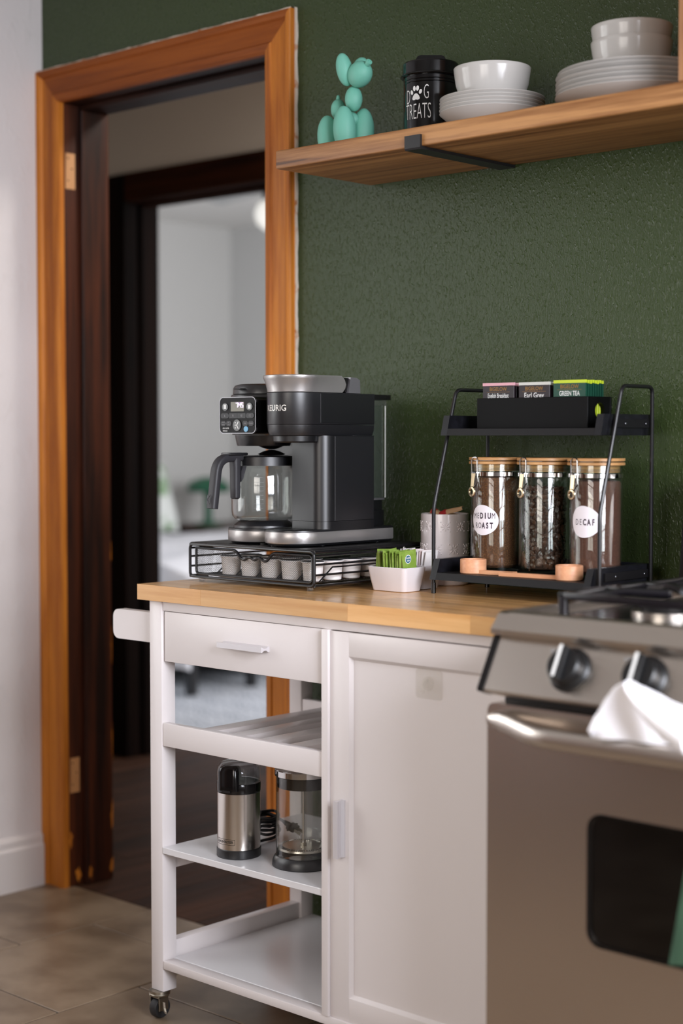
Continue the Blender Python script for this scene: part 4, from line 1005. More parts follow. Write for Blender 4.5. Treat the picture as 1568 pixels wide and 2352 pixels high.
g.tube([(LX-.003, -.4285, 1.046), (LX-.003, -.4310, 1.028)], .0007, 5); g.tube([(LX+.004, -.4285, 1.046), (LX-.002, -.4300, 1.037), (LX+.004, -.4310, 1.028)], .0007, 5); g.build('handle_emblem', m_grey, hd)

cf.location.z += .0036
# ================================================================== packet boxes and canister
def packet_box(name, label, x0, x1, y0, y1, h, fl):
    o = thing(name, label, 'ceramic box', ((x0+x1)/2, (y0+y1)/2, CT), 'white ceramic packet boxes')
    def rg(e, z, r): return [(u, v, z) for u, v in rrect(x0-e, x1+e, y0-e, y1+e, r, 5)]
    m = MB(); m.loft([rg(-.004, CT, .006), rg(-.001, CT+.0012, .009), rg(fl*.5, CT+h*.5, .009), rg(fl, CT+h-.001, .009), rg(fl-.001, CT+h, .009), rg(fl-.0035, CT+h-.0004, .007), rg(fl*.4-.004, CT+h*.5, .006), rg(-.006, CT+.006, .005)])
    m.build('box_body', m_ceramic, o, smooth=50); return o
packet_box('packet_box', 'white ceramic box of green sweetener packets in front', -2.030, -1.946, -.256, -.203, .0465, .0065)
packet_box('packet_box', 'white ceramic box of white packets half behind the rack leg', -2.044, -1.960, -.186, -.134, .0465, .0055)
def packet(name, label, cat, c, w, h, t, rot, mat, group, part2=None):
    """pillow packet with flat crimped ends; faces along local x"""
    rows = [(-.5, .12), (-.44, .14), (-.38, .7), (0, 1), (.38, .7), (.44, .14), (.5, .12)]; rings = []
    o = MB()
    for f, q in rows:
        rings.append([tuple(Vector(c)+rot @ Vector(p)) for p in ((-t/2*q, -w/2, f*h), (-t/2*q*.9, w*.0, f*h), (-t/2*q*.3, w/2, f*h), (t/2*q*.3, w/2, f*h), (t/2*q*.9, 0, f*h), (t/2*q*.5, -w/2, f*h))])
    o.loft(rings); b = o.build(name, mat, None, (c[0], c[1], c[2]-h/2), smooth=0); tag(b, label, cat, group); return b
rnd = random.Random(5)
NG = 22
for k in range(NG):
    x = -2.024+.0685*k/(NG-1); hi = k/(NG-1)
    last = k == NG-1
    rot = Rz(rnd.uniform(-7, 7)) @ Ry(rnd.uniform(-9, 9)+(4 if k < 4 else 0)) @ Rx(rnd.uniform(-5, 5))
    if last: rot = Rz(-6) @ Ry(3) @ Rx(6)
    lab = 'green sweetener packet at the end of its row with a round emblem' if last else ('green sweetener packet at the far left end of its row' if k == 0 else 'green sweetener packet, %s from the left end of the row in its ceramic box' % ORD[k])
    p = packet('sweetener_packet', lab, 'packet', (x, -.2305+rnd.uniform(-.004, .004), .9120+rnd.uniform(-.004, .004)-(.004 if k < 3 else 0)), .043, .066, .0036, rot, m_packg if k % 4 or last else m_packb, 'green sweetener packets')
    if last:
        q = MB(); T = lambda u, v, d: tuple(Vector((x, -.2305, .9125))+rot @ Vector((.0022+d, u, v)))
        disc(q, (-.004, .020), .0078, .0085, lambda u, v: T(u, v, 0), 22); e = q.build('emblem_ring', m_white_ink, p, smooth=0)
        q = MB(); disc(q, (-.004, .020), .0066, .0073, lambda u, v: T(u, v, .0002), 22); q.build('emblem', M('teal emblem', (52, 104, 128), .5), p, smooth=0, label='round teal emblem')
        q = MB(); text(q, 'PURE', .0046, lambda u, v: T(u-.004, v+.0222, .0005), 1, .0001); text(q, 'VIA', .0046, lambda u, v: T(u-.004, v+.0172, .0005), 1, .0001); q.build('emblem_text', m_white_ink, p, smooth=0)
for k in range(4):
    x = -1.985+.0055*k
    packet('sugar_packet', ['white packet poking up behind the middle of the green row', 'white packet sticking up highest behind the green row', 'white packet behind the right half of the green row', 'white packet behind the last few green packets'][k], 'packet', (x, -.2135, .917+.003*(k == 1)), .030, .066, .003, Rz(rnd.uniform(20, 40)) @ Ry(rnd.uniform(-8, 8)), m_packw, 'white packets among the green ones')
for k in range(15):
    x = -2.038+.073*k/14
    packet('sugar_packet', 'thin pale packet, %s from the left in the second ceramic box' % ORD[k], 'packet', (x, -.160+rnd.uniform(-.003, .003), .910+rnd.uniform(-.003, .004)), .040, .064, .0030, Rz(rnd.uniform(-5, 5)) @ Ry(rnd.uniform(-5, 9)), m_packw if k % 3 else m_packp, 'pale packets in the second ceramic box')
kx, ky, kr = -2.008, -.0600, .0478
cn = thing('embossed_canister', 'white stoneware canister embossed with snowflake flowers, holding wrapped stirrers', 'canister', (kx, ky, CT))
m = MB(); m.lathe([(0,.8705),(.044,.8702),(.0468,.8725),(kr,.880),(kr,1.006),(.0474,1.0095),(.0462,1.0105),(.0448,1.0095),(.0440,1.004),(.0440,.880),(0,.876)], kx, ky, 64); cb = m.build('canister_body', m_canister, cn)
m = MB()
def bump(a, z, rot_, L, wd, off):
    c = Vector((kx+(kr-.0004)*math.cos(a+off[0]/kr), ky+(kr-.0004)*math.sin(a+off[0]/kr), z+off[1])); aa = a+off[0]/kr
    Rm = Matrix(((-math.sin(aa), 0, math.cos(aa)), (math.cos(aa), 0, math.sin(aa)), (0, 1, 0))).transposed()
    Rm = Matrix(((-math.sin(aa), 0, math.cos(aa)), (math.cos(aa), 0, math.sin(aa)), (0, 1, 0)))
    m.ell(c, L, wd, .0016, Rm @ Matrix.Rotation(rot_, 3, 'Z'), 10, 6)
for i in range(9):
    a = R(-250+40*i)
    for z, n, rr in ((.986, 8, .0085), (.942, 8, .010), (.905, 8, .0085)):
        sh = R(20) if z == .942 else 0
        for k in range(n):
            t = 2*math.pi*k/n; bump(a+sh, z, t, .0042, .0017, (rr*.62*math.cos(t), rr*.62*math.sin(t)))
        for t in range(4): tt = R(45+90*t); bump(a+sh, z, tt, .0016, .0016, (.0128*math.cos(tt), .0128*math.sin(tt)))
m.build('embossed_flowers', m_canister, cn, smooth=60, kind='stuff')
def wrapped(label, c, w, L, rot, fold):
    t = thing('wrapped_stirrer', label, 'packet', c, 'paper wrapped stirrers in the canister')
    f = lambda u, v: tuple(Vector(c)+rot @ Vector(((u-.5)*L, (v-.5)*w*(1-.5*max(0, u-.75)*4*.6), fold*math.sin(v*3.14)+.002*math.sin(u*5))))
    MB().sheet(f, 10, 6, .001).build('wrapper', m_kraft, t, smooth=60)
    g_ = lambda u, v: tuple(Vector(f(.05+.3*u, v))+Vector((0, -.0006, .0012))); MB().sheet(g_, 4, 4, .0006).build('printed_band', m_red, t, smooth=60)
wrapped('kraft and red paper stirrer packet rising highest from the canister', (kx+.018, ky-.004, 1.0150), .013, .055, Rz(8) @ Ry(-18) @ Rx(48), .004)
wrapped('kraft and red paper stirrer packet folded at the left in the canister', (kx-.014, ky-.004, 1.0085), .014, .04, Rz(-12) @ Ry(16) @ Rx(40), .004)
wrapped('red paper stirrer packet lying low in the middle of the canister', (kx+.002, ky+.004, 1.0065), .016, .05, Rz(18) @ Rx(35), .003)

# ================================================================== two-tier rack
rk = thing('tiered_rack', 'black two-tier counter rack with bent wire sides and trays', 'rack', (-1.72, -.14, CT))
for x in (-1.9035, -1.5370):
    m = MB(); m.tube(bend([(x, -.222, CT+.001), (x, -.222, 1.028), (x, -.1560, 1.250), (x, -.0590, 1.250), (x, -.0590, CT+.001)], .013, 6), .0036, 10); sf = m.build('side_frame', m_wire, rk)
    for y in (-.222, -.059): 
        q = MB(); q.cyl(x, y, CT+.0003, CT+.020, .0046, 14); q.build('foot_cap', m_gloss, sf)
def tray(z0, zf, zt, yb, yt, ybk):
    """floor board, leaning side boards, back board"""
    xl, xr = -1.8990, -1.5450; th = .0145
    f = MB(); f.prism([(yb,z0),(yb+(yt-yb)*(zf-z0)/(zt-z0),zf),(ybk,zf),(ybk,z0)], lambda u, v, w: (w, u, v), xl+th, xr-th); f.build('tray_floor', m_rackface, rk, smooth=0)
    for a, b in ((xl, xl+th), (xr-th, xr)):
        q = MB(); q.prism([(yb,z0),(yt,zt),(ybk,zt),(ybk,z0)], lambda u, v, w: (w, u, v), a+.0001, b-.0001); q.build('tray_side', m_rackwood, rk, smooth=0)
    q = MB(); q.prism([(ybk-.010,zf+.0002),(ybk-.010,zt),(ybk,zt),(ybk,zf+.0002)], lambda u, v, w: (w, u, v), xl+th, xr-th); q.build('tray_back', m_rackwood, rk, smooth=0)
    for sgn, xx in ((1, xr), (-1, xl)):
        q = MB(); ym = yt+.028; q.box(xx+.0002*sgn if sgn > 0 else xx-.0042, xx+.0042 if sgn > 0 else xx-.0002, ym, ybk, zf+.001, zf+.0155); st_ = q.build('bracket_strip', m_rackface, rk, smooth=0)
        for yy in (ym+.032, ybk-.028):
            s_ = MB(); s_.rod((xx+.0042*sgn, yy, zf+.008), (xx+.0060*sgn, yy, zf+.008), .0026, 10, .0006); s_.build('screw', m_screw, st_)
tray(.8975, .9105, .9350, -.240, -.2260, -.046)
tray(1.1640, 1.1765, 1.2010, -.2080, -.1985, -.045)
# jars
TZ = .9108
jr = .0475
def jar(x, y, label, fill, fmat, ftop):
    t = thing('glass_jar', label, 'jar', (x, y, TZ), None)
    m = MB(); m.lathe([(0,TZ),(jr-.004,TZ),(jr-.001,TZ+.002),(jr,TZ+.006),(jr,1.0860),(jr-.0008,1.0885),(jr+.0006,1.0895),(jr+.0006,1.0955),(jr-.0012,1.0975),(jr-.0012,1.1105),(jr-.0042,1.1105),(jr-.0042,1.0880),(jr-.003,1.0850),(jr-.003,TZ+.012),(jr-.008,TZ+.0075),(0,TZ+.0065)], x, y, 64); m.build('glass_body', m_glass, t)
    l = MB(); l.lathe([(0,1.1110),(.0505,1.1110),(.0512,1.1118),(.0512,1.1156),(.0490,1.1162),(.0490,1.1182),(.0512,1.1188),(.0512,1.1228),(.0505,1.1236),(0,1.1236)], x, y, 64); ld = l.build('lid', m_bamboo, t)
    l = MB(); l.cyl(x, y, 1.0985, 1.1108, .0425, 48); l.build('lid_plug', m_bamboo, ld)
    l = MB(); l.lathe([(.0428,1.1000),(.0440,1.1010),(.0440,1.1040),(.0428,1.1050)], x, y, 48); l.build('seal', m_acrylic, ld)
    b = MB(); b.lathe([(jr+.0007,1.0890),(jr+.0016,1.0890),(jr+.0016,1.0962),(jr+.0007,1.0962)], x, y, 64); b.tube([(x+.0497*math.cos(2*math.pi*k/48), y+.0497*math.sin(2*math.pi*k/48), 1.1172) for k in range(48)], .0009, 6, True); b.build('clamp_band', m_chrome, t)
    A = R(-103); ra, ta = Vector((math.cos(A), math.sin(A), 0)), Vector((-math.sin(A), math.cos(A), 0)); C0 = Vector((x, y, 0))
    pt = lambda u, v, d: tuple(C0+ra*(jr+d)+ta*u+Vector((0, 0, v)))
    w = MB()
    w.tube(bend([pt(-.0085, 1.078, .004), pt(-.0085, 1.119, .005), pt(-.0050, 1.1235, .003), pt(.0050, 1.1235, .003), pt(.0085, 1.119, .005), pt(.0085, 1.078, .004)], .004, 4), .0012, 8)
    w.tube([pt(-.0085, 1.078, .004), pt(-.003, 1.066, .008)], .0011, 6); w.tube([pt(.0085, 1.078, .004), pt(.003, 1.066, .008)], .0011, 6)
    cl = w.build('clamp_wire', m_chrome, t)
    w = MB(); w.prism([(-.0052,1.0940),(.0052,1.0940),(.0040,1.0665),(-.0040,1.0665)], lambda u, v, d: pt(u, v, d+.0065+(1.094-v)*.12), 0, .0014); w.build('clamp_lever', m_steelring, cl, smooth=0)
    w = MB(); Tm = Matrix.Translation(Vector(pt(0, 1.0600, .0105))) @ ra.to_track_quat('Z', 'Y').to_matrix().to_4x4()
    w.lathe([(.0045,0),(.0090,-.0008),(.0100,.0004),(.0090,.0020),(.0060,.0026),(.0045,.0012),(.0045,0)], 0, 0, 28, M4=Tm); w.build('pull_ring', m_steelring, cl)
    if fill == 'ground':
        c = MB(); c.lathe([(0,TZ+.0075),(jr-.009,TZ+.0080),(jr-.0036,TZ+.0130),(jr-.0036,ftop-.004),(jr-.006,ftop),(jr*.5,ftop+.003),(0,ftop+.001)], x, y, 56); g = c.build('ground_coffee', fmat, None, (x, y, TZ+.0075)); return t, g
    rr = random.Random(3); c = MB(); Rb = jr-.0036
    c.lathe([(0,TZ+.010),(jr-.019,TZ+.010),(jr-.0165,TZ+.016),(jr-.0165,ftop-.012),(0,ftop-.009)], x, y, 40)
    def bean(px, py, pz, rot):
        vs = []; N, K = 9, 6; s = rr.uniform(.85, 1.12); L, wd, th = .0058*s, .0042*s, .0029*s
        for i in range(1, K):
            a = -math.pi/2+math.pi*i/K; 
            for k in range(N):
                q = 2*math.pi*k/N; X = math.sin(a)*L; Y = math.cos(a)*math.cos(q)*wd; Z = math.cos(a)*math.sin(q)*th
                if Z > 0: Z *= .55; Z -= .0011*math.exp(-(Y/.0009)**2)
                vs.append(Vector((X, Y, Z)))
        vs = [Vector((-L, 0, 0))]+vs+[Vector((L, 0, 0))]; T_ = len(vs)-1; fs = []
        for k in range(N): fs.append((0, 1+(k+1) % N, 1+k)); fs.append((T_, 1+(K-2)*N+k, 1+(K-2)*N+(k+1) % N))
        for i in range(K-2):
            for k in range(N): fs.append((1+i*N+k, 1+i*N+(k+1) % N, 1+(i+1)*N+(k+1) % N, 1+(i+1)*N+k))
        c.add([tuple(rot @ v+Vector((px, py, pz))) for v in vs], fs)
    zz = TZ+.0165
    while zz < ftop:
        n = 19
        for k in range(n):
            a = 2*math.pi*(k+rr.random()*.7)/n; r_ = Rb-.0062-rr.random()*.0022
            m1 = Rz(math.degrees(a)) @ Ry(90) @ Rz(rr.uniform(0, 360)) @ Rx(rr.uniform(-28, 28)) @ Ry(rr.uniform(-28, 28))
            bean(x+r_*math.cos(a), y+r_*math.sin(a), zz+rr.uniform(-.002, .002), m1)
        for k in range(15):
            a = 2*math.pi*(k+rr.random())/15; r_ = Rb-.0135; bean(x+r_*math.cos(a), y+r_*math.sin(a), zz+.004, Rz(rr.uniform(0, 360)) @ Rx(rr.uniform(0, 90)))
        zz += .0080
    for k in range(90):
        a = rr.random()*6.283; r_ = (Rb-.007)*math.sqrt(rr.random()); bean(x+r_*math.cos(a), y+r_*math.sin(a), ftop-.006+rr.random()*.006, Rz(rr.uniform(0, 360)) @ Rx(rr.uniform(-60, 60)))
    return t, c.build('coffee_beans', m_bean, None, (x, y, TZ+.0075), smooth=50, kind='stuff')
JY_ = -.125
ja, ga = jar(-1.832, JY_, 'clasped glass jar of ground coffee with the medium roast sticker', 'ground', m_ground, 1.0860)
tag(ga, 'brown ground coffee filling the medium roast jar', 'ground coffee'); ga['kind'] = 'stuff'
jb, gb = jar(-1.721, JY_, 'middle clasped glass jar full of whole coffee beans', 'beans', None, 1.0700)
tag(gb, 'dark roasted whole coffee beans filling the middle jar', 'coffee beans')
jc, gc = jar(-1.610, JY_, 'clasped glass jar of fine coffee with the decaf sticker', 'ground', m_ground2, 1.0830)
tag(gc, 'fine reddish brown ground coffee filling the decaf jar', 'ground coffee'); gc['kind'] = 'stuff'
def sticker(par, x, y, A, z, r, lines):
    m = MB(); f = around(x, y, jr+.0003, R(A), z); N = 40
    vs = [f(0, 0)]; fs = []
    for q in [i/8 for i in range(1, 9)]:
        for k in range(N):
            t = 2*math.pi*k/N; w = 1+.035*math.cos(2*t+.6)+.03*math.cos(3*t); vs.append(f(r*.96*q*w*math.cos(t), r*q*w*math.sin(t)))
    for k in range(N): fs.append((0, 1+k, 1+(k+1) % N)); fs += [(1+i*N+k, 1+(i+1)*N+k, 1+(i+1)*N+(k+1) % N, 1+i*N+(k+1) % N) for i in range(7)]
    m.add(vs, fs); s = m.build('sticker', m_label, par, smooth=60, label='round white sticker with dark lettering')
    g = around(x, y, jr+.0006, R(A), z); m = MB()
    for tx, dz, pat in lines:
        wch = .0079; x0 = -wch*(len(tx)-1)/2
        for i, ch in enumerate(tx): text(m, ch, .0150, lambda u, v: g(x0+wch*i+u, dz+v), .62 if ch != 'I' else .8, .00050 if pat[i] == 'b' else -.00005, sub=1)
    m.build('sticker_text', m_ink, s, smooth=0)
sticker(ja, -1.832, JY_, -82, 1.0075, .0288, (('MEDIUM', .0075, 'ttbbbt'), ('ROAST', -.0105, 'ttbbb')))
sticker(jc, -1.610, JY_, -80, 1.0120, .0288, (('DECAF', -.0010, 'ttbbb'),))
# two beech scoops on the lower tray
def scoop(label, cx, cy, hx0, hx1, hy0, hy1, t0):
    t = thing('wooden_scoop', label, 'scoop', (cx, cy, TZ), 'beech coffee scoops on the lower tray')
    m = MB(); m.lathe([(0,TZ),(.0228,TZ),(.0242,TZ+.0015),(.0242,TZ+.0250),(.0234,TZ+.0262),(.0205,TZ+.0262),(.0196,TZ+.024),(.0190,TZ+.010),(0,TZ+.008)], cx, cy, 48); m.build('cup', m_beechz, t)
    m = MB(); n = 9; top, bot = [], []
    for k in range(n):
        q = k/(n-1); w = .0048+.0018*q; hx, hy = hx0+(hx1-hx0)*q, hy0+(hy1-hy0)*q; top.append((hx, hy-w)); bot.append((hx, hy+w))
    poly = top+bot[::-1]
    if hx1 < hx0: poly = poly[::-1]
    m.prism(poly, lambda u, v, w: (u, v, w), TZ+t0, TZ+t0+.0070); m.build('handle', m_beech, t, smooth=0)
scoop('beech coffee scoop at the left, before the medium roast jar', -1.8270, -.2000, -1.806, -1.735, -.2060, -.1960, .0003)
scoop('beech coffee scoop at the right, before the decaf jar', -1.6140, -.2000, -1.632, -1.752, -.2050, -.2155, .0003)

# ================================================================== tea caddy
CX0, CX1, CY0, CY1, CZ0, CZ1 = -1.8420, -1.5970, -.1720, -.0960, 1.1768, 1.2325
tc_ = thing('tea_caddy', 'black tea box with a round finger hole on the top tier', 'box', ((CX0+CX1)/2, (CY0+CY1)/2, CZ0))
MB().box(CX0, CX1, CY0, CY0+.006, CZ0, CZ1, .0008, 1).build('front_panel', m_caddy, tc_, smooth=0); MB().box(CX0, CX1, CY1-.006, CY1, CZ0, CZ1, .0008, 1).build('back_panel', m_caddy, tc_, smooth=0)
MB().box(CX0+.006, CX1-.006, CY0+.006, CY1-.006, CZ0, CZ0+.005).build('floor_panel', m_caddy, tc_, smooth=0)
def holed(x0, x1):
    cy, cz, rh = (CY0+CY1)/2, 1.2075, .0145; N = 32; m = MB(); ins, outs = [], []
    ya, yb = CY0+.0061, CY1-.0061
    for k in range(N):
        a = 2*math.pi*k/N; c_, s_ = math.cos(a), math.sin(a); ins.append((cy+rh*c_, cz+rh*s_))
        tt = min(((yb-cy)/c_ if c_ > 1e-9 else (ya-cy)/c_ if c_ < -1e-9 else 9), ((CZ1-cz)/s_ if s_ > 1e-9 else (CZ0-cz)/s_ if s_ < -1e-9 else 9)); outs.append((cy+tt*c_, cz+tt*s_))
    for yy, zz in ((ya, CZ0), (yb, CZ0), (yb, CZ1), (ya, CZ1)):      # snap nearest outer point onto each corner
        i = min(range(N), key=lambda q: (outs[q][0]-yy)**2+(outs[q][1]-zz)**2); outs[i] = (yy, zz)
    vs = [(x0, *p) for p in ins]+[(x0, *p) for p in outs]+[(x1, *p) for p in ins]+[(x1, *p) for p in outs]
    for k in range(N):
        j = (k+1) % N; m.add([], [])
    fs = []
    for k in range(N):
        j = (k+1) % N; fs += [(k, j, N+j, N+k), (2*N+j, 2*N+k, 3*N+k, 3*N+j), (j, k, 2*N+k, 2*N+j), (N+k, N+j, 3*N+j, 3*N+k)]
    m.add(vs, fs).build('end_panel', m_caddy, tc_, smooth=0)
holed(CX0, CX0+.006); holed(CX1-.006, CX1)
for x in (-1.7560, -1.6790): MB().box(x, x+.0025, CY0+.0062, CY1-.0062, CZ0+.005, 1.2280).build('partition', m_caddy, tc_, smooth=0)
def tea(x0, x1, mat, strip, n, word, ink, labels, grp, ztop):
    for k in range(n):
        y = CY0+.0088+.0074*k; z0 = CZ0+.0052; zt = ztop-.0008*(k % 3)
        t = thing('tea_packet', labels[0] if k == 0 else labels[1] % ORD[k-1], 'tea packet', ((x0+x1)/2, y, z0), grp)
        green = strip is m_lime
        MB().box(x0, x1, y-.0022, y+.0022, z0, zt-.0055 if not green else 1.2262, .0006, 1).build('envelope', m_lime if green else mat, t, smooth=0)
        if green: MB().box(x0, x1, y-.0022, y+.0022, 1.2263, zt-.0055).build('envelope_top', mat, t, smooth=0)
        MB().box(x0, x1, y-.0024, y+.0024, zt-.0054, zt).build('top_strip', strip, t, smooth=0)
        if k == 0:
            xm_ = (x0+x1)/2; q = MB(); text(q, 'BIGELOW', .0098, lambda u, v: (xm_+u, y-.0026, zt-.0118+v), .92, .0001); q.build('gold_lettering', m_gold, t, smooth=0, label='small gold brand lettering')
            q = MB(); q.box(xm_-.026, xm_+.026, y-.00265, y-.0024, zt-.0172, zt-.0168); q.build('gold_rule', m_gold, t, smooth=0)
            q = MB(); text(q, word, .0118 if word != 'Earl Grey' else .0132, lambda u, v: (xm_+u, y-.0026, zt-.0240+v), {'English Breakfast': .60, 'Earl Grey': .86, 'GREEN TEA': .72}[word], .0001); q.build('white_lettering', ink, t, smooth=0, label='white tea name lettering')
tea(-1.8335, -1.7620, m_teab, m_pink, 8, 'English Breakfast', m_white_ink, ('front dark tea envelope with pink top, lettered English Breakfast', 'pink topped tea envelope, %s behind the front one lettered English Breakfast'), 'pink topped tea envelopes', 1.2605)
tea(-1.7510, -1.6830, m_teab, m_pale, 8, 'Earl Grey', m_white_ink, ('front dark tea envelope with pale grey top, lettered Earl Grey', 'grey topped tea envelope, %s behind the front one lettered Earl Grey'), 'grey topped tea envelopes', 1.2600)
tea(-1.6745, -1.6060, m_teag, m_lime, 8, 'GREEN TEA', m_white_ink, ('front green tea envelope with lime top, lettered green tea', 'lime topped tea envelope, %s behind the front one lettered green tea'), 'lime topped tea envelopes', 1.2620)

# ================================================================== wall shelf and what stands on it
SZ0, SZ1, SY = 1.6870, 1.7230, -.281
ws = thing('wall_shelf', 'thick acacia wall shelf on black iron brackets', 'shelf', (-1.75, -.14, SZ0))
MB().box(-2.260, -1.02, SY, -.0003, SZ0, SZ1, .004, 3).build('shelf_board', m_shelf, ws)
for bx in (-1.9215, -1.20):
    b = MB(); th = .0055; pr = [(-.0004,SZ0-.0001),(-.0004,SZ0-th),(SY-th+.003,SZ0-th),(SY-th,SZ0-th+.003),(SY-th,SZ0+.0205),(SY-.0001,SZ0+.0205),(SY-.0001,SZ0-.0001)]
    b.prism(pr, lambda u, v, w: (w, u, v), bx, bx+.0370); b.build('bracket', m_iron, ws, smooth=20)
wc = thing('wall_cabinet', 'wooden cabinet end standing on the right of the shelf above the range', 'cabinet', (-1.0, -.14, SZ1))
m_up = WOOD('acacia upright', (192, 136, 88), (150, 98, 58), 'z', .5, 50, .05)
MB().box(-1.3575, -1.3200, SY+.0004, -.0006, SZ1+.0003, 2.45, .002, 2).build('side_panel', m_up, wc); MB().box(-1.0575, -1.0200, SY+.0004, -.0006, SZ1+.0003, 2.45, .002, 2).build('side_panel', m_up, wc)
MB().box(-1.3198, -1.0577, SY+.02, -.0006, SZ1+.0003, 2.45).build('cabinet_body', m_up, wc, smooth=0)
cdoor = MB().box(-1.3190, -1.0585, SY+.001, SY+.0195, SZ1+.003, 2.445, .002, 1).build('door', m_up, wc); MB().rod((-1.30, SY+.001, 1.80), (-1.30, SY-.02, 1.80), .010, 14, .003).build('knob', m_iron, cdoor)
# balloon-animal dog
dg = MB(); bx_, by_ = -2.180, -.140
dca, dsa = math.cos(R(-15)), math.sin(R(-15)); Rd = Rz(-15)
def W_(a, s, z): return (bx_+a*dca-s*dsa, by_+a*dsa+s*dca, z)
def E(a, s, z, ra_, rs_, rz_, tilt=0, roll=0): dg.ell(W_(a, s, z), ra_, rs_, rz_, Rd @ Ry(tilt) @ Rx(roll), 32, 22)
for s_ in (-1, 1):
    E(.000, .0215*s_, 1.7705, .0235, .0225, .0475, 0, -4*s_); E(-.062, .0215*s_, 1.7660, .0225, .0215, .0430, 0, -4*s_)
E(-.030, 0, 1.7930, .042, .019, .020); E(.000, 0, 1.8340, .0175, .0175, .0250); E(-.058, 0, 1.8230, .0150, .0150, .0205)
dg.lathe([(.0035,0),(.0042,.004),(.0034,.010),(0,.0125)], *W_(-.058, 0, 0)[:2], 16, 1.840)
E(.022, .0005, 1.8785, .0290, .0235, .0250, -22); E(-.004, -.0190, 1.8900, .0150, .0170, .0325, 0, 14); E(-.004, .0190, 1.8925, .0155, .0190, .0275, 0, -16)
Tn = Matrix.Translation(Vector(W_(.044, .001, 1.8905))) @ Vector((dca*.86, dsa*.86, .5)).to_track_quat('Z', 'Y').to_matrix().to_4x4()
dg.lathe([(.005,0),(.0052,.004),(.0066,.011),(.0062,.0135),(.0030,.0140),(.0026,.0125),(0,.0125)], 0, 0, 20, M4=Tn)
fig = dg.build('dog_figurine', m_mint, None, (bx_, by_, SZ1), smooth=50)
tag(fig, 'mint green balloon-animal dog figurine at the left end of the shelf', 'figurine')
# treat tin
tx, ty = -2.0148, -.100
tn = thing('treat_tin', 'black enamel dog treats tin with a paw print on the shelf', 'tin', (tx, ty, SZ1))
m = MB(); m.lathe([(0,SZ1+.0002),(.0505,SZ1+.0002),(.0525,SZ1+.002),(.0525,1.7290),(.0515,1.7300),(.0525,1.7310),(.0525,1.8400),(.0515,1.8412),(.0525,1.8424),(.0525,1.8455),(.0515,1.8467),(.0525,1.8479),(.0525,1.8570),(.050,1.8580),(0,1.8580)], tx, ty, 64); tb_ = m.build('tin_body', m_tin, tn, smooth=25)
m = MB(); m.lathe([(0,1.8560),(.0560,1.8545),(.0588,1.8565),(.0580,1.8590),(.0545,1.8605),(.0545,1.8800),(.0530,1.8825),(.030,1.8850),(0,1.8860)], tx, ty, 64); tl_ = m.build('tin_lid', m_tin, tn, smooth=25)
m = MB(); m.prism([(-.028,1.8835),(-.030,1.8890),(-.026,1.8960),(-.020,1.8985),(.020,1.8985),(.026,1.8960),(.030,1.8890),(.028,1.8835)], lambda u, v, w: (tx+u*.734-w*.68, ty+u*.68+w*.734, v), -.010, .010); m.build('lid_handle', m_tin, tl_, smooth=25)
A0 = R(-78); tf = lambda z: around(tx, ty, .0529, A0, z)
m = MB(); f = tf(1.8160)
text(m, 'D', .0400, lambda u, v: f(u-.0235, v-.004), .40, -.0006, sub=1); text(m, 'G', .0400, lambda u, v: f(u+.0175, v+.003), .40, -.0006, sub=1)
f = tf(1.7830)
text(m, 'TREATS', .0430, lambda u, v: f(u-.002, v), .395, -.0006, sub=1); m.build('lettering', m_white_ink, tb_, smooth=0, label='thin white hand-drawn style lettering')
m = MB(); f = tf(1.8180); g = lambda u, v: f(u-.0040, v)
def blob(c, rx, ry, rot_): disc(m, (0, 0), 1, 1, lambda u, v: g(c[0]+u*rx*math.cos(rot_)-v*ry*math.sin(rot_), c[1]+u*rx*math.sin(rot_)+v*ry*math.cos(rot_)), 20)
blob((-.0098, .0030), .0030, .0046, .35); blob((-.0036, .0098), .0031, .0050, .1); blob((.0036, .0098), .0031, .0050, -.1); blob((.0098, .0030), .0030, .0046, -.35)
pad = [(-.0075,-.0115),(-.0085,-.0085),(-.0065,-.0040),(-.0030,-.0005),(0,.0004),(.0030,-.0005),(.0065,-.0040),(.0085,-.0085),(.0075,-.0115),(.0040,-.0122),(0,-.0112),(-.0040,-.0122)]
m.add([g(*p) for p in pad], [tuple(range(12))]); m.build('paw_print', m_white_ink, tb_, smooth=0, label='white paw print between the letters')
# crockery
def plate(x, y, z, r, rim, label, grp):
    m = MB(); m.lathe([(0,z+.0016),(r*.55,z+.0016),(r*.56,z),(r*.62,z),(r*.66,z+.0040),(r*.86,z+rim*.55),(r*.975,z+rim-.0032),(r,z+rim-.0012),(r*.994,z+rim),(r*.965,z+rim-.0010),(r*.84,z+rim*.55+.0028),(r*.64,z+.0056),(0,z+.0050)], x, y, 72)
    p = m.build('plate', m_china, None, (x, y, z), smooth=45); tag(p, label, 'plate', grp)
def bowl(x, y, z, r, h, label, grp):
    m = MB(); m.lathe([(0,z+.003),(r*.52,z+.003),(r*.53,z),(r*.60,z),(r*.63,z+.003),(r*.82,z+h*.28),(r*.94,z+h*.60),(r*.99,z+h*.9),(r,z+h-.001),(r*.990,z+h),(r*.965,z+h-.0015),(r*.90,z+h*.60),(r*.77,z+h*.30),(r*.58,z+.010),(0,z+.008)], x, y, 72)
    b = m.build('bowl', m_china, None, (x, y, z), smooth=45); tag(b, label, 'bowl', grp)
ordn = ['lowest', 'second lowest', 'third from the bottom', 'fourth from the bottom', 'fifth from the bottom', 'topmost']
P1X, P1Y = -1.815, -.165
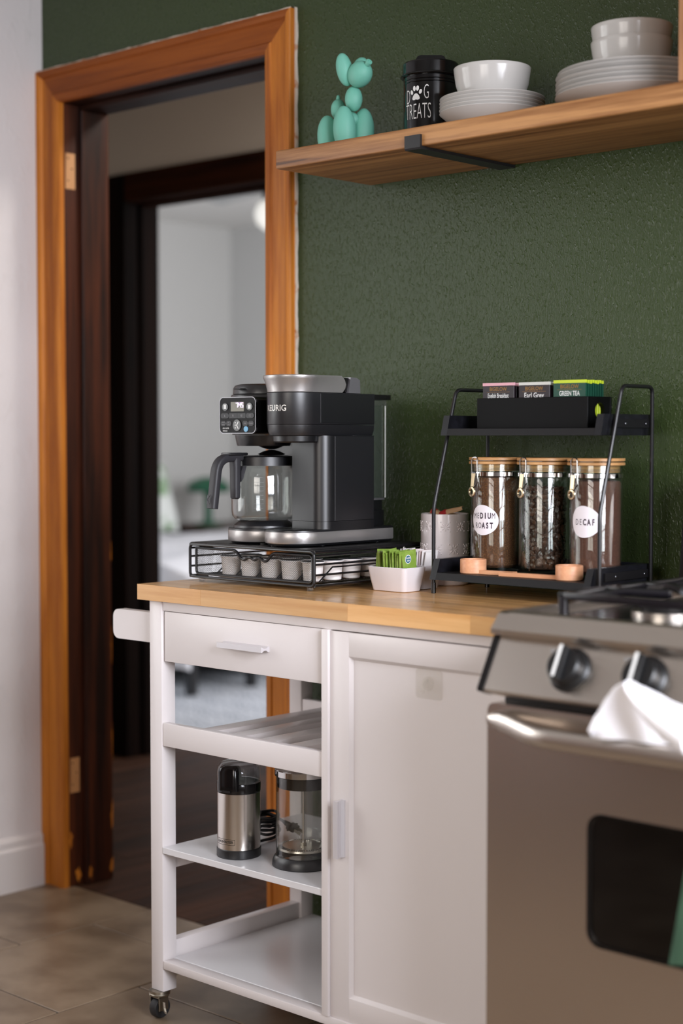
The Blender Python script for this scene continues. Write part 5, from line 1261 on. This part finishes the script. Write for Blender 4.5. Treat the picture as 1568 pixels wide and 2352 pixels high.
for k in range(5):
    plate(P1X+[0,-.0006,.0004,0,.0003][k], P1Y+[0,.0004,-.0003,.0002,0][k], SZ1+.0002+.0063*k, .0962+[0,.0003,0,.0002,0][k], .0290, 'white small plate, %s of the stack beside the dog treats tin' % (ordn[k] if k < 4 else 'topmost'), 'small white plates beside the tin')
bowl(P1X, P1Y, SZ1+.0063*4+.0085, .0705, .0760, 'single white bowl standing on the small plates beside the tin', 'white bowls')
P2X, P2Y = -1.5300, -.1400
zs = [0, .0065, .0155, .0230, .0330, .0395]
for k in range(6):
    plate(P2X+[0,.002,-.001,.001,-.002,.0][k], P2Y+[0,-.001,.001,0,.001,0][k], SZ1+.0002+zs[k], .1335+[0,0,-.001,0,-.002,-.004][k], .0230, 'large white dinner plate, %s of the stack by the upright board' % ordn[k], 'large dinner plates')
bowl(P2X-.010, P2Y+.010, SZ1+.0395+.0087, .0702, .0700, 'lower of the two nested white bowls on the dinner plates', 'white bowls')
bowl(P2X-.010, P2Y+.010, SZ1+.0395+.0087+.0255, .0700, .0700, 'upper of the two nested white bowls on the dinner plates', 'white bowls')

# ================================================================== things on the cart's middle shelf
GZ = .3497
gx, gy = -2.2470, -.3970
gr = thing('coffee_grinder', 'stainless steel coffee grinder with black rings and clear lid on the shelf', 'grinder', (gx, gy, GZ))
m = MB(); m.lathe([(0,GZ),(.0420,GZ),(.0432,GZ+.0015),(.0432,.3660),(.0422,.3672),(0,.3672)], gx, gy, 56); m.build('base', m_blk, gr)
m = MB(); m.lathe([(0,.3673),(.0418,.3673),(.0418,.4755),(0,.4755)], gx, gy, 64); mb_ = m.build('steel_body', m_brushed, gr)
m = MB(); m.lathe([(0,.4756),(.0424,.4756),(.0430,.4775),(.0430,.4925),(.0422,.4945),(.0372,.4950),(.0365,.488),(0,.486)], gx, gy, 56); m.build('collar', m_gloss, gr)
m = MB(); m.lathe([(.0420,.4955),(.0422,.5150),(.0405,.5255),(.0350,.5310),(.020,.5330),(0,.5333)], gx, gy, 56); m.lathe([(.0395,.4955),(.0397,.5140),(.0380,.5235),(.033,.5285),(0,.5305)], gx, gy, 56); ld_ = m.build('clear_lid', m_acrylic, gr)
m = MB(); Ag = R(-74)
def gp(u, d, v): return (gx+(d)*math.cos(Ag)-u*math.sin(Ag), gy+(d)*math.sin(Ag)+u*math.cos(Ag), v)
m.loft([[gp(u, d, z) for u, d in rrect(-.0215+e, .0215-e, .0200, .0465-f_, .008, 5)] for z, e, f_ in ((.4830,0,0),(.5190,0,0),(.5265,.002,.003),(.5305,.007,.010))]); m.build('power_button', m_gloss, gr, smooth=30)
m = MB(); m.box(-.008, .008, 0, .003, 0, .004); m.v = [gp(v[0], .0440+v[1], .4800+v[2]) for v in m.v]; m.build('latch', m_blk, gr, smooth=0)
m = MB(); fg = around(gx, gy, .0421, R(-86), .3830); text(m, 'BLACK+DECKER', .0068, lambda u, v: fg(u, v), .78, .0001, sub=1)
o_, i_ = rrect(-.0235, .0235, -.0055, .0055, .0018, 3), rrect(-.0229, .0229, -.0049, .0049, .0014, 3); n = len(o_)
def dense(pl):
    out = []
    for k in range(len(pl)):
        a, b = pl[k], pl[(k+1) % len(pl)]; mlt = max(1, int(math.hypot(b[0]-a[0], b[1]-a[1])/.004))
        for t in range(8): out.append((a[0]+(b[0]-a[0])*t/8, a[1]+(b[1]-a[1])*t/8))
    return out
o_, i_ = dense(o_), dense(i_); n = len(o_)
m.add([fg(*p) for p in o_]+[fg(*p) for p in i_], [(k, (k+1) % n, n+(k+1) % n, n+k) for k in range(n)]); m.build('lettering', m_blk, mb_, smooth=0, label='thin black framed brand lettering')
cpts = []
rc = random.Random(9)
for k in range(46):
    a = k*.78; cpts.append((-2.296+.017*math.cos(a)+rc.uniform(-.006, .006), -.268+.024*math.sin(a)+rc.uniform(-.006, .006), GZ+.0035+.0012*k*.8+.007*abs(math.sin(a*.5))))
cpts = [(gx-.010, gy+.0415, GZ+.010), (-2.275, -.32, GZ+.006)]+cpts+[(-2.318, -.262, .398), (-2.300, -.256, .397), (-2.268, -.250, .384)]
m = MB(); m.tube(bend(cpts, .01, 3), .0030, 8); pc = m.build('power_cord', m_rubber, gr)
dv = Vector((.045, .004, -.016)).normalized(); Tp = Matrix.Translation((-2.269, -.2502, .3844)) @ dv.to_track_quat('Z', 'Y').to_matrix().to_4x4()
m = MB(); m.lathe([(0,0),(.0040,0),(.0052,.006),(.0058,.014),(0,.014)], 0, 0, 16, M4=Tp); q = MB(); q.box(-.0115, .0115, -.006, .006, .014, .034, .003, 2); q.box(-.0145, .0145, -.0065, .0065, .020, .025, .002, 2); m.add([tuple(Tp @ Vector(v)) for v in q.v], q.f); pg = m.build('plug', m_rubber, pc)
m = MB(); q = MB(); q.box(-.0075, -.0060, -.003, .003, .034, .050); q.box(.0060, .0075, -.003, .003, .034, .050); m.add([tuple(Tp @ Vector(v)) for v in q.v], q.f); m.build('plug_blades', m_zinc, pg, smooth=0)
fx2, fy2 = -2.1060, -.3620
fp = thing('french_press', 'clear glass french press with a black base and polished lid', 'french press', (fx2, fy2, GZ))
m = MB(); m.lathe([(0,GZ),(.0590,GZ),(.0600,GZ+.0015),(.0590,.3600),(.0555,.3680),(.0535,.3700),(.0500,.3700),(.0490,.3600),(0,.3580)], fx2, fy2, 56); m.build('base', m_blk, fp)
gr_ = .0525
m = MB(); m.lathe([(0,.3590),(gr_-.004,.3592),(gr_,.3640),(gr_,.5210),(gr_-.0022,.5210),(gr_-.0022,.3650),(gr_-.005,.3615),(0,.3612)], fx2, fy2, 64); gbod = m.build('glass_body', m_glass2, fp)
m = MB(); m.lathe([(0,.5000),(gr_-.003,.5000),(gr_-.0026,.5010),(gr_-.0026,.5225),(0,.5225)], fx2, fy2, 56); m.build('lid_band', m_gloss, fp)
m = MB(); m.lathe([(0,.5215),(gr_+.0005,.5215),(gr_+.0022,.5225),(gr_+.0022,.5330),(gr_+.0005,.5345),(.025,.5358),(0,.5360)], fx2, fy2, 56); m.build('lid', m_chrome, fp)
m = MB(); m.rod((fx2, fy2, .3800), (fx2, fy2, .5200), .0022, 12); rd = m.build('plunger_rod', m_chrome, fp)
m = MB(); m.lathe([(0,.3790),(gr_-.006,.3790),(gr_-.0035,.3815),(gr_-.0045,.3850),(gr_-.010,.3865),(0,.3850)], fx2, fy2, 48); m.cyl(fx2, fy2, .385, .392, .006, 16); fl_ = m.build('filter', m_mesh, rd, smooth=25)
m = MB()
for k in range(72):
    a = 2*math.pi*k/72; m.rod((fx2+(gr_-.012)*math.cos(a), fy2+(gr_-.012)*math.sin(a), .3868), (fx2+(gr_-.0045)*math.cos(a), fy2+(gr_-.0045)*math.sin(a), .3856), .0008, 4)
m.build('filter_coil', m_chrome, fl_, smooth=0, kind='stuff')
m = MB(); m.tube(bend([(fx2+gr_+.001, fy2-.002, .480), (fx2+.085, fy2-.006, .485), (fx2+.085, fy2-.006, .395), (fx2+gr_+.001, fy2-.002, .400)], .018, 6), .006, 10); m.build('handle', m_glass2, fp)
